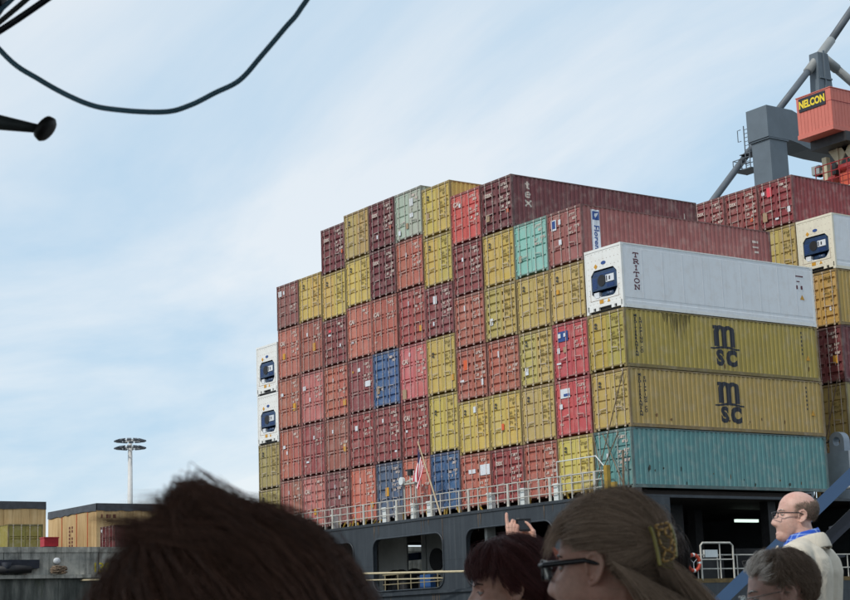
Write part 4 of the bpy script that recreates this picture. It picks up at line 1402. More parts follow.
# ladder platform on the outer side of the leg
lp = MB()
X0, X1, Y0_, Y1_ = 40 - 44.2, 40 - 42.2, 53.4 - 53.4, 55.0 - 53.4
lp.box(X0, X1, Y0_, Y1_, 40.2 - cz, 40.28 - cz)
for z in (40.7, 41.2):
    lp.tube([(X1, Y0_, z - cz), (X0, Y0_, z - cz), (X0, Y1_, z - cz), (X1, Y1_, z - cz)], .04, 5)
for (x, y_) in ((X0, Y0_), (X1, Y0_), (X0, Y1_), ((X0 + X1) / 2, Y0_)):
    lp.tube([(x, y_, 40.2 - cz), (x, y_, 41.2 - cz)], .04, 5)
for dx in (0, .5):
    lp.tube([(X1 - .1 - dx, Y0_ + .1, 40.2 - cz), (X1 - .1 - dx, Y0_ + .1, 44.0 - cz)], .05, 5)
for z in np.arange(40.5, 44, .35):
    lp.tube([(X1 - .1, Y0_ + .1, z - cz), (X1 - .6, Y0_ + .1, z - cz)], .03, 5)
lp.tube([(X1 - .6, Y0_ - .3, 42.6 - cz), (X1 - .95, Y0_ - .3, 42.6 - cz), (X1 - .95, Y0_ - .3, 43.6 - cz), (X1 - .6, Y0_ - .3, 43.6 - cz)], .04, 5)
lp.box(X0 + .6, X1, Y0_ + .2, Y1_, 41.6 - cz, 41.66 - cz)
lp.build('ladder_platform', CTUBE, crane)
# clad house on the trolley above the ship: every sheet of cladding built
HX0, HX1, HY0, HY1, HZ0, HZ1 = -23.2, -20.1, 38.2, 46.0, 35.75, 38.4
cb('house_core', CRED, HX0 + .03, HX1 - .03, HY0 + .03, HY1, HZ0, HZ1)
n = 10
w = (HX1 - HX0) / n
for i in range(n):
    cb('cladding_sheet', CRED, HX0 + i * w + .012, HX0 + (i + 1) * w - .012, HY0 - .01, HY0 + .03, HZ0, HZ1 - .9)
cb('cladding_sheet', CRED, HX0, HX1, HY0 - .012, HY0 + .03, HZ1 - .87, HZ1)
n = 24
w = (HY1 - HY0) / n
for i in range(n):
    cb('cladding_sheet', CRED, HX1 - .03, HX1 + .01, HY0 + i * w + .012, HY0 + (i + 1) * w - .012, HZ0, HZ1 - .9)
    cb('cladding_sheet', CRED, HX1 - .03, HX1 + .012, HY0 + i * w + .012, HY0 + (i + 1) * w - .012, HZ1 - .86, HZ1 - .03)
cb('flashing', CMRED, HX1 - .02, HX1 + .03, HY0 - .02, HY1, HZ1 - .9, HZ1 - .86)
cb('sill', CRED, HX0 - .05, HX1 + .05, HY0 - .06, HY1, HZ0 - .32, HZ0 - .003)
cb('roof_edge', CRED, HX0 - .04, HX1 + .04, HY0 - .05, HY1, HZ1 + .002, HZ1 + .06)
sg = cb('sign_board', MARKD, HX0 + .25, HX1 - .45, HY0 - .07, HY0 - .014, HZ1 - 1.06, HZ1 - .1)
sgf = MB()
sgt = text_mesh('NELCON', .72, .03)
sgt.transform(Matrix.Scale(.80, 4, (1, 0, 0)))
YSIGN = mat_plain('sign_yellow', lin(238, 212, 52), .5, 0, .05, 2, 0)
link('sign_lettering', xform(sgt, Matrix.Translation(((HX0 + HX1) / 2 - .1 + 40, HY0 - .075 - 53.4, HZ1 - .6 - cz)) @ M_XZ), YSIGN, sg)
# trolley underside, brackets and hoist machinery
cb('trolley_frame', DARK, -23.1, -19.9, 39.2, 50, 34.75, 35.42)
cb('trolley_frame', DARK, -22.6, -20.2, 42.6, 50, 33.0, 34.74)
for x0 in (-21.75, -20.55):
    cb('bracket_post', CREAM, x0, x0 + .16, 40.2, 40.5, 33.1, 34.74)
    for s, wd in ((-1, .75), (1, .85)):
        bm_ = plate([(0, 0), (s * wd, 0), (0, -1.15)], [], .1)
        link('gusset', xform(bm_, Matrix.Translation((x0 + .08 + s * .09 + 40, 40.35 - 53.4, 34.73 - cz)) @ M_XZ), CREAM, crane)
cb('cream_girder', CREAM, -22.7, -19.8, 40.6, 42.5, 33.0, 33.5)
cb('cream_girder', CREAM, -22.9, -22.5, 40.0, 40.4, 32.6, 34.3)
ctube('hoist_drum', CMRED, [(-21.6, 39.6, 33.0), (-19.4, 39.6, 33.0)], .30)
ctube('hoist_drum', CMRED, [(-20.3, 40.3, 33.3), (-18.6, 40.3, 33.3)], .26)
ctube('hoist_drum', CMRED, [(-22.2, 39.9, 32.5), (-20.9, 39.9, 32.5)], .28)
random.seed(3)
for k in range(16):
    x_, y_ = -22.3 + random.uniform(0, 3.4), 39.0 + random.uniform(0, 1.6)
    z_ = 31.9 + random.uniform(0, .8)
    cb('hoist_machinery', CMRED if k % 4 else DARK, x_, x_ + random.uniform(.15, .55), y_, y_ + random.uniform(.2, .6), z_, z_ + random.uniform(.25, .75))
hr = MB()
for z in (32.2, 32.75, 33.3):
    hr.tube([(40 - 22.4, 38.7 - 53.4, z - cz), (40 - 18.2, 38.7 - 53.4, z - cz)], .04, 5)
for x_ in np.arange(-22.4, -18.2, .7):
    hr.tube([(40 + x_, 38.7 - 53.4, 31.4 - cz), (40 + x_, 38.7 - 53.4, 33.3 - cz)], .04, 5)
hr.build('catwalk_rail', CMRED, crane)
cb('orange_box', CORG, -20.6, -18.2, 39.0, 41.5, 31.4, 32.5)
cb('girder_web', DARK, -23.2, -18.2, 42.7, 43.2, 30.5, 32.99)
cb('catwalk', CREAM, -24.6, -18.2, 38.5, 44, 31.3, 31.39)
cb('cable_tray', CNODE, -23.9, -23.2, 40, 41, 33.9, 33.3); cb('cable_tray', CNODE, -24.0, -23.1, 40.2, 41, 33.3, 33.5); cb('cable_tray', CNODE, -24.1, -23.0, 40.2, 41, 32.7, 32.9)
# ------------------------------------------------------------------ tour boat the photographer stands on
BOAT_RZ = 0.95502893
boat = empty('tour_boat', (EYE.x, EYE.y, 0), 'open deck of a harbour tour boat carrying the passengers', 'boat', None, BOAT_RZ)
BT = Matrix.Translation((EYE.x, EYE.y, 0)) @ Matrix.Rotation(BOAT_RZ, 4, 'Z')
BD = 1.88
BWHITE = mat_plain('boat_white', lin(212, 214, 214), .4, 0, .1, 2)
BDECK = mat_plain('boat_deck', lin(96, 92, 86), .8, 0, .25, 4)
BBLUE = mat_plain('boat_blue_beam', lin(56, 84, 118), .4, .0, .1, 3, 0.05)
BBLUED = mat_plain('boat_dark_blue', lin(20, 28, 42), .4, .0, .1, 3)
MB().box(-3.6, 5.5, -7, 15.5, BD - .12, BD).build('deck', BDECK, boat)
hull_o = [(-3.6, -7), (5.5, -7), (5.5, 13), (4.2, 15.5), (-2.3, 15.5), (-3.6, 13)]
hm_ = plate(hull_o, [], 2.6)
link('hull', xform(hm_, Matrix.Translation((0, 0, BD - .13 - 1.3))), BBLUED, boat)
for yy in (1.1, 2.85, 4.0, 5.85, 8.4):
    MB().box(-2.6, 3.4, yy - .2, yy + .22, BD + .40, BD + .45).box(-2.5, -2.4, yy - .15, yy + .15, BD, BD + .4).box(3.2, 3.3, yy - .15, yy + .15, BD, BD + .4).box(.4, .5, yy - .15, yy + .15, BD, BD + .4).build('bench', mat_plain('bench_wood', lin(120, 92, 64), .6, 0, .2, 3), boat)
cn = MB().box(-5.5, 5.2, -6.5, 4.55, 4.92, 5.0)  # unseen roof, placed and sized to shade the near passengers
cn.build('canopy', BWHITE, boat)
for x_, y_ in ((-3.2, -6.3), (5.0, -6.3), (-3.2, 3.1), (5.0, 3.1)):
    MB().tube([(x_, y_, BD), (x_, y_, 4.92)], .04, 8).build('canopy_post', BWHITE, boat)
# blue stair stringers leading up to the landing
p0, p1 = Vector((1.40, 12.33, 2.56)), Vector((3.75, 11.98, 4.62))
stair = empty('boarding_stair', BT @ Vector((2.3, 12.2, BD)), 'steel blue slanted stair beam rising to the right behind the bald man', 'stair', None, BOAT_RZ)
so = Vector((2.3, 12.2, BD))
MB().bar(p0 - so, p1 - so, .07, .088).build('stringer', BBLUE, stair)
off = Vector((.12, .1, -.19))
MB().bar(p0 + off - so, p1 + off - so, .06, .09).build('lower_beam', BBLUED, stair)
d = (p1 - p0)
b = MB()
for t in np.linspace(.05, .95, 9):
    q = p0 + d * t - so
    b.box(q.x - .12, q.x + .12, q.y + .12, q.y + .7, q.z - .42, q.z - .405)
b.build('stair_tread', BBLUED, stair)
for t in (.08, .55, .97):
    q = p0 + d * t - so
    MB().tube([(q.x, q.y + .06, 0), (q.x, q.y + .06, q.z)], .03, 8).build('stair_post', BBLUED, stair)
gl = MB().tube([(2.76 - so.x, 12.31, 3.70 - so.z), (2.935 - so.x, 12.28, 3.90 - so.z), (3.6 - so.x, 12.26, 3.905 - so.z)], .013, 8)
gl.v = [(x, y - so.y, z) for x, y, z in gl.v]
gl.build('thin_handrail', CNODE, stair)

# things that hang from the canopy at upper left
CBL = mat_plain('cable_sheath', lin(96, 142, 166), .45, 0, .2, 8)
CBD = mat_plain('dark_fitting', lin(28, 28, 30), .55, 0, .2, 8)
CBG = mat_plain('worn_grey_metal', lin(72, 80, 82), .5, .2, .25, 12)
def bez(P, n=8):
    """smooth curve through the points"""
    P = [Vector(p) for p in P]
    out = []
    for i in range(len(P) - 1):
        a, b_, c, d_ = P[max(i - 1, 0)], P[i], P[i + 1], P[min(i + 2, len(P) - 1)]
        for k in range(n):
            t = k / n
            out.append(.5 * ((2 * b_) + (-a + c) * t + (2 * a - 5 * b_ + 4 * c - d_) * t * t + (-a + 3 * b_ - 3 * c + d_) * t ** 3))
    return out + [P[-1]]


cab = [(-1.25, 3.29, 4.95), (-1.0, 3.3, 4.40), (-0.867, 3.329, 4.212), (-0.786, 3.342, 4.148), (-0.694, 3.352, 4.098), (-0.622, 3.355, 4.081), (-0.528, 3.356, 4.074), (-0.475, 3.354, 4.086), (-0.423, 3.349, 4.109), (-0.37, 3.345, 4.134), (-0.322, 3.335, 4.183), (-0.272, 3.324, 4.237), (-0.24, 3.318, 4.273), (-0.2, 3.304, 4.343), (-.12, 3.3, 4.6), (-.1, 3.3, 4.95)]
tag(MB().tube([BT @ p for p in bez(cab)], .0056, 10).build('cable', CBL, None, True), 'dark slack cable drooping across the sky at upper left', 'cable')
arm = empty('stay_arm', BT @ Vector((-1.3, 3.345, 4.15)), 'grey tapered metal arm with a black disc at its tip, left edge', 'arm', None, BOAT_RZ)
ao = Vector((-1.3, 3.345, 4.15))
MB().tube([Vector(p) - ao for p in ((-1.3, 3.345, 4.14), (-.883, 3.358, 4.066), (-.785, 3.362, 4.047))], [.03, .0172, .0088], 12).build('rod', CBG, arm, True)
dc = Vector((-.779, 3.362, 4.0485))
dn = Vector((.80, -.08, -.66)).normalized()
MB().tube([Vector(dc - ao) + dn * t for t in (-.009, -.007, .004, .009, .011)], [.018, .027, .029, .025, .012], 18).build('rubber_disc', CBD, arm, True)
MB().tube([Vector(p) - ao for p in ((-1.3, 3.345, 4.14), (-1.3, 3.345, 4.92))], .03, 8).build('hanger', CBG, arm, True)
lamp = empty('deck_lamp', BT @ Vector((-.93, 3.33, 4.34)), 'black round lamp with looped cables in the top left corner', 'lamp', None, BOAT_RZ)
MB().ball((0, 0, 0), (.075, .075, .075), 20, 14).build('lamp_body', CBD, lamp, True)
MB().tube([(-.08, 0, -.055), (.02, -.02, -.07), (.085, -.03, .0), (.1, -.03, .06)], .006, 8).build('lamp_rim', CBG, lamp, True)
cl_ = Vector((-.93, 3.33, 4.34))
for q0, q1, mt, rr in (((-1.0, 3.33, 4.175), (-.70, 3.31, 4.36), BBLUED, .0075), ((-.985, 3.33, 4.19), (-.78, 3.32, 4.345), CBG, .006), ((-.98, 3.33, 4.21), (-.80, 3.32, 4.36), CBL, .0055)):
    m1, m2 = Vector(q0) - cl_, Vector(q1) - cl_
    mid = (m1 + m2) / 2 + Vector((.004, 0, -.004))
    MB().tube(bez([m1, mid, m2]), rr, 8).build('lamp_cable', mt, lamp, True)
MB().tube([(0, 0, .05), (-.05, 0, .6)], .02, 8).build('lamp_stem', CBD, lamp, True)
# ------------------------------------------------------------------ people
def skin_mat(name, col, red=.25):
    m, nt, bs = new_mat(name)
    n = nodes_noise(nt, 14, 5, .6)
    c = mix(nt, ramp(nt, n, [(.35, 0.0), (.70, red * 1.6)]), col, (col[0] * .95, col[1] * .62, col[2] * .58, 1))
    nt.links.new(c, bs.inputs['Base Color'])
    bs.inputs['Roughness'].default_value = .5
    bs.inputs['Subsurface Weight'].default_value = .12
    bs.inputs['Subsurface Radius'].default_value = (.012, .004, .002)
    n2 = nodes_noise(nt, 60, 6, .7)
    c = mix(nt, 1.0, c, ramp(nt, n2, [(.3, .84), (.65, 1.05)]), 'MULTIPLY')
    nt.links.new(c, bs.inputs['Base Color'])
    bump(nt, bs, nodes_noise(nt, 110, 5, .7), .35, .003)
    return m


def hair_mat(name, col, rough=.3, rnd=.25):
    m = bpy.data.materials.new(name)
    m.use_nodes = True
    nt = m.node_tree
    bs = nt.nodes['Principled BSDF']
    bs.inputs['Roughness'].default_value = rough + .12
    bs.inputs['Specular IOR Level'].default_value = .28
    oi = nt.nodes.new('ShaderNodeHairInfo')
    mx = nt.nodes.new('ShaderNodeMixRGB')
    mx.inputs['Color1'].default_value = tuple(c * (1 - rnd) for c in col) + (1,)
    mx.inputs['Color2'].default_value = tuple(c * (1 + rnd) for c in col) + (1,)
    nt.links.new(oi.outputs['Random'], mx.inputs['Fac'])
    nt.links.new(mx.outputs[0], bs.inputs['Base Color'])
    return m


def cloth_mat(name, col, scale=8, plaid=None):
    m, nt, bs = new_mat(name)
    n = nodes_noise(nt, scale, 5, .6)
    c = mix(nt, 1.0, col, ramp(nt, n, [(.3, .82), (.7, 1.04)]), 'MULTIPLY')
    if plaid:
        tc = nt.nodes.new('ShaderNodeTexCoord')
        for d in ('X', 'Z'):
            wv = nt.nodes.new('ShaderNodeTexWave')
            wv.bands_direction = d
            wv.inputs['Scale'].default_value = 14
            nt.links.new(tc.outputs['Object'], wv.inputs['Vector'])
            c = mix(nt, ramp(nt, wv.outputs['Fac'], [(.82, 0.0), (.95, .6)]), c, plaid)
    nt.links.new(c, bs.inputs['Base Color'])
    bs.inputs['Roughness'].default_value = .85
    w = nodes_noise(nt, 5, 5, .55, dist=1.2)
    bump(nt, bs, w, .55, .03)
    return m


def ell_hit(D, c, r):
    """distance from the origin along unit directions D to the far side of an ellipsoid (0 where missed)"""
    c, r = np.array(c), np.array(r)
    a = ((D / r) ** 2).sum(1)
    b = -2 * (D * c / r ** 2).sum(1)
    k = (c ** 2 / r ** 2).sum() - 1
    disc = b * b - 4 * a * k
    t = np.where(disc > 0, (-b + np.sqrt(np.maximum(disc, 0))) / (2 * a), 0)
    return np.maximum(t, 0)


def head_geo(jaw=1.0, nose=1.0):
    nth, nph = 84, 120
    th = np.linspace(0.0, math.pi, nth + 1)[1:-1]
    ph = np.linspace(0, 2 * math.pi, nph, endpoint=False)
    ph = ph - .42 * np.sin(ph)              # more columns at the face
    T, Pn = np.meshgrid(th, ph, indexing='ij')
    D = np.stack([np.sin(T) * np.sin(Pn), np.sin(T) * np.cos(Pn), np.cos(T)], -1).reshape(-1, 3)
    rs = [ell_hit(D, (0, -.016, .043), (.0755, .092, .080)),
          ell_hit(D, (0, .026, -.028), (.063 * jaw, .066, .083)),
          ell_hit(D, (0, .046, -.083), (.040 * jaw, .045, .034)),
          ell_hit(D, (0, -.012, -.04), (.062 * jaw, .06, .06))]
    k = 220.0
    E = sum(np.exp(k * r) for r in rs)
    rad = np.log(E) / k
    V = D * rad[:, None]
    x, y, z = V[:, 0], V[:, 1], V[:, 2]
    front = 1 / (1 + np.exp(-(y - .03) / .008))
    g = lambda v, m_, s: np.exp(-((v - m_) / s) ** 2 / 2)
    pz = np.interp(z, [-.056, -.047, -.040, -.034, -.027, -.014, .0, .014, .026, .04], [0, .002, .014, .0215, .0230, .0180, .0115, .006, .0025, 0]) * nose
    sg = np.interp(z, [-.045, -.03, .0, .03], [.0125, .0115, .0075, .0085])
    dy = pz * g(x, 0, sg)
    for s in (-1, 1):
        dy += .004 * g(z, -.037, .006) * g(x, s * .0135, .005)
        dy += .006 * g(z, .032, .008) * g(x, s * .028, .02)
        dy -= .0115 * g(z, .010, .010) * g(x, s * .031, .0125)
        dy += .005 * g(z, .0105, .0055) * g(x, s * .031, .010)
        dy += .003 * g(z, -.022, .016) * g(x, s * .038, .014)
    dy += .0032 * g(z, -.0635, .0045) * g(x, 0, .016) + .0036 * g(z, -.0755, .005) * g(x, 0, .014)
    dy -= .0045 * g(z, -.0690, .0020) * g(x, 0, .019)
    dy -= .003 * g(z, -.0865, .005) * g(x, 0, .016)
    dy += .006 * g(z, -.104, .011) * g(x, 0, .017)
    V[:, 1] += dy * front
    vs = [tuple(v) for v in V]
    fs = []
    n = nth - 1
    for i in range(n - 1):
        for j in range(nph):
            j2 = (j + 1) % nph
            fs.append((i * nph + j, (i + 1) * nph + j, (i + 1) * nph + j2, i * nph + j2))
    vs.append((0, V[:nph, 1].mean(), V[:nph, 2].max() + .0005)); t = len(vs) - 1
    fs += [(t, j, (j + 1) % nph) for j in range(nph)]
    vs.append((0, V[-nph:, 1].mean(), V[-nph:, 2].min() - .0005)); t = len(vs) - 1
    b0 = (n - 1) * nph
    fs += [(t, b0 + (j + 1) % nph, b0 + j) for j in range(nph)]
    return vs, fs


HEAD = head_geo()
_HV = np.array(HEAD[0])
_HV = _HV[_HV[:, 1] > .02]
def head_y(x, z):
    """depth of the face surface at height z and side offset x"""
    d = (_HV[:, 0] - x) ** 2 + (_HV[:, 2] - z) ** 2
    return float(_HV[d.argmin(), 1])



def capsule(b, p0, p1, r0, r1, n=14):
    p0, p1 = Vector(p0), Vector(p1)
    b.ball(p0, r0, n, 8); b.ball(p1, r1, n, 8)
    b.tube([p0, p1], [r0, r1], n)


def chain(b, pts, rads, n=14):
    for i in range(len(pts) - 1):
        capsule(b, pts[i], pts[i + 1], rads[i], rads[i + 1], n)


def remesh(b, voxel, name, smooth_it=2, factor=.5):
    me = b.mesh('tmp')
    ob = bpy.data.objects.new('tmp', me)
    COL.objects.link(ob)
    md = ob.modifiers.new('r', 'REMESH'); md.mode = 'VOXEL'; md.voxel_size = voxel; md.use_smooth_shade = True
    if smooth_it:
        sm = ob.modifiers.new('s', 'SMOOTH'); sm.iterations = smooth_it; sm.factor = factor
    out = bpy.data.meshes.new_from_object(ob.evaluated_get(bpy.context.evaluated_depsgraph_get()))
    bpy.data.objects.remove(ob)
    out.name = name
    out.materials.clear()
    out.polygons.foreach_set('use_smooth', [True] * len(out.polygons))
    return out


def ear_geo(b, s, HM):
    """outer rim, inner fold, lobe and concave plate on side s"""
    def P(y, z, o): return HM @ Vector((s * (.0725 + o * .8), y - .012, z))
    rim = [P(.012, -.008, .000), P(.012, .012, .006), P(.004, .026, .010), P(-.010, .031, .013), P(-.021, .022, .0155), P(-.024, .006, .0155), P(-.018, -.010, .013), P(-.008, -.021, .009), P(.004, -.026, .006), P(.010, -.018, .002)]
    b.tube(rim, [.004, .0042, .0042, .0045, .0045, .0045, .0042, .0046, .006, .004], 8)
    fold = [P(.0, .016, .006), P(-.010, .018, .0095), P(-.014, .006, .010), P(-.009, -.007, .008), P(.0, -.012, .006)]
    b.tube(fold, .0034, 8)
    c = [P(.012, -.006, -.006), P(.008, .022, -.001), P(-.012, .027, .006), P(-.021, .006, .0085), P(-.010, -.016, .004), P(.004, -.024, .0)]
    ce = P(-.005, .003, .002)
    o2 = HM.to_3x3() @ Vector((s * -.008, 0, 0))
    vs = [ce] + c + [ce + o2] + [q + o2 for q in c]
    n = len(c)
    fs = []
    for i in range(n):
        j = (i + 1) % n
        a = [(0, 1 + i, 1 + j), (n + 1, n + 2 + j, n + 2 + i), (1 + i, n + 2 + i, n + 2 + j, 1 + j)]
        fs += a if s < 0 else [q[::-1] for q in a]
    b.add(vs, fs)


def finger(b, base, dirs, lens, r0, r1):
    p = Vector(base)
    pts = [p.copy()]
    for d, L in zip(dirs, lens):
        p = p + Vector(d).normalized() * L
        pts.append(p.copy())
    rads = np.linspace(r0, r1, len(pts))
    chain(b, pts, list(rads), 10)


def groom(name, parent, mat, centre, radii, guides, per, seed, mask, flow, length, npt=12, lift=.012, spread=.007, rel=9.0, gravity=(0, 0, -1),
          rad=.00035, HM=Matrix(), wave=0.0, converge=.75, zoff=0.0, release_fn=None):
    """combed strands: guides walk over the head ellipsoid along flow(); children follow their guide"""
    rng = np.random.default_rng(seed)
    c, r = np.array(centre), np.array(radii)
    d = rng.normal(size=(guides * 6, 3)); d /= np.linalg.norm(d, axis=1)[:, None]
    d = d[mask(d)][:guides]
    G = len(d)
    p = c + r * d
    L = length(d, rng)
    lf = rng.uniform(.15, 1.0, G) * lift
    path = [p.copy()]
    grav = np.array(gravity, float)
    ph = rng.uniform(0, 6.28, (G, 3))
    for k in range(1, npt):
        t = k / (npt - 1)
        q = (p - c) / r
        nrm = q / r; nrm /= np.linalg.norm(nrm, axis=1)[:, None]
        f = flow(p, nrm, t, rng)
        f = f / (np.linalg.norm(f, axis=1)[:, None] + 1e-9)
        free = np.full(G, t > rel)
        if release_fn is not None: free = free | release_fn(p, t)
        ft = f - nrm * (f * nrm).sum(1)[:, None]
        ft /= (np.linalg.norm(ft, axis=1)[:, None] + 1e-9)
        step = np.where(free[:, None], f * .55 + grav * .45, ft)
        step /= np.linalg.norm(step, axis=1)[:, None]
        if wave: step += wave * np.sin(ph + 9 * t)
        pn = p + step * (L / (npt - 1))[:, None]
        qn = (pn - c) / r
        s = np.linalg.norm(qn, axis=1)
        target = 1 + lf / r.mean() * min(1, 3 * t)
        on = c + r * qn / s[:, None] * target[:, None]
        inside = s < target
        p = np.where(free[:, None] & ~inside[:, None], pn, on)
        path.append(p.copy())
    path = np.stack(path, 1)                                  # G, npt, 3
    N = G * per
    base = np.repeat(path, per, 0)
    off = rng.normal(size=(N, 3)) * spread
    t = np.linspace(0, 1, npt)
    k = (1 - converge * t)[None, :, None]
    fz = rng.normal(size=(N, npt, 3)).cumsum(1) * spread * .07
    pts = base + off[:, None, :] * k + fz
    # keep strands outside the skull
    q = (pts - c) / (r * .992); s = np.linalg.norm(q, axis=2)
    pts = np.where((s < 1)[..., None], c + (pts - c) / np.maximum(s, 1e-6)[..., None], pts)
    # uneven strand ends
    cut = rng.uniform(.72, 1.0, N)
    idx = t[None, :] * cut[:, None] * (npt - 1)
    i0 = np.clip(np.floor(idx).astype(int), 0, npt - 2); fr = idx - i0
    ar = np.arange(N)[:, None]
    pts = pts[ar, i0] * (1 - fr[..., None]) + pts[ar, i0 + 1] * fr[..., None]
    return strands(name, parent, mat, pts, rad, HM, zoff)


def strands(name, parent, mat, pts, rad, HM=Matrix(), zoff=0.0):
    N, npt = pts.shape[:2]
    A = np.array(HM.to_3x3())
    flat = (pts.reshape(-1, 3) @ A.T + np.array(HM.translation) + np.array([0, 0, zoff])).astype(np.float32)
    hc = bpy.data.hair_curves.new(name)
    hc.add_curves([npt] * N)
    hc.attributes['position'].data.foreach_set('vector', flat.ravel())
    at = hc.attributes.get('radius') or hc.attributes.new('radius', 'FLOAT', 'POINT')
    rr = np.tile(rad * np.concatenate([np.ones(npt - 3), [.85, .6, .25]]), N).astype(np.float32)
    at.data.foreach_set('value', rr)
    hc.materials.append(mat)
    o = bpy.data.objects.new(name, hc)
    COL.objects.link(o)
    o.parent = parent
    return o


def cap(parent, mat, centre, radii, mask, HM, zoff, k=1.0):  # dark hair-coloured cap that hides the skin between strands
    nu, nv = 56, 36
    vs, fs, D = [], [], []
    for i in range(nv + 1):
        th = math.pi * i / nv
        for j in range(nu):
            ph = 2 * math.pi * j / nu
            D.append((math.sin(th) * math.cos(ph), math.sin(th) * math.sin(ph), math.cos(th)))
    D = np.array(D)
    P = np.array(centre) + np.array(radii) * D * k
    ok = mask(D)
    for i in range(nv):
        for j in range(nu):
            q = (i * nu + j, (i + 1) * nu + j, (i + 1) * nu + (j + 1) % nu, i * nu + (j + 1) % nu)
            if all(ok[a] for a in q): fs.append(q)
    b = MB().add([HM @ Vector(p) + Vector((0, 0, zoff)) for p in P], fs)
    me = b.mesh('scalp_hair', True)
    bm = bmesh.new(); bm.from_mesh(me)
    bmesh.ops.delete(bm, geom=[v for v in bm.verts if not v.link_faces], context='VERTS')
    bm.to_mesh(me); bm.free()
    return link('scalp_hair', me, mat, parent)


SKIN = skin_mat('skin', (.58, .34, .26, 1))
SKIN_PINK = skin_mat('skin_ruddy', (.62, .40, .335, 1), .22)
EYEW = mat_plain('eye_white', lin(150, 140, 134), .25, 0, .05, 9, 0)
IRIS = mat_plain('iris', lin(44, 36, 30), .2, 0, .05, 9, 0)
GLASSF = mat_plain('glasses_frame_dark', lin(24, 24, 30), .25, 0, .05, 9, 0)
GLASSM = mat_plain('glasses_wire', lin(150, 146, 140), .25, .8, .05, 9, 0)
m, nt, bs = new_mat('lens_glass')
bs.inputs['Base Color'].default_value = (.95, .97, 1, 1)
bs.inputs['Transmission Weight'].default_value = 1.0
bs.inputs['Roughness'].default_value = .02
bs.inputs['IOR'].default_value = 1.1
LENS = m


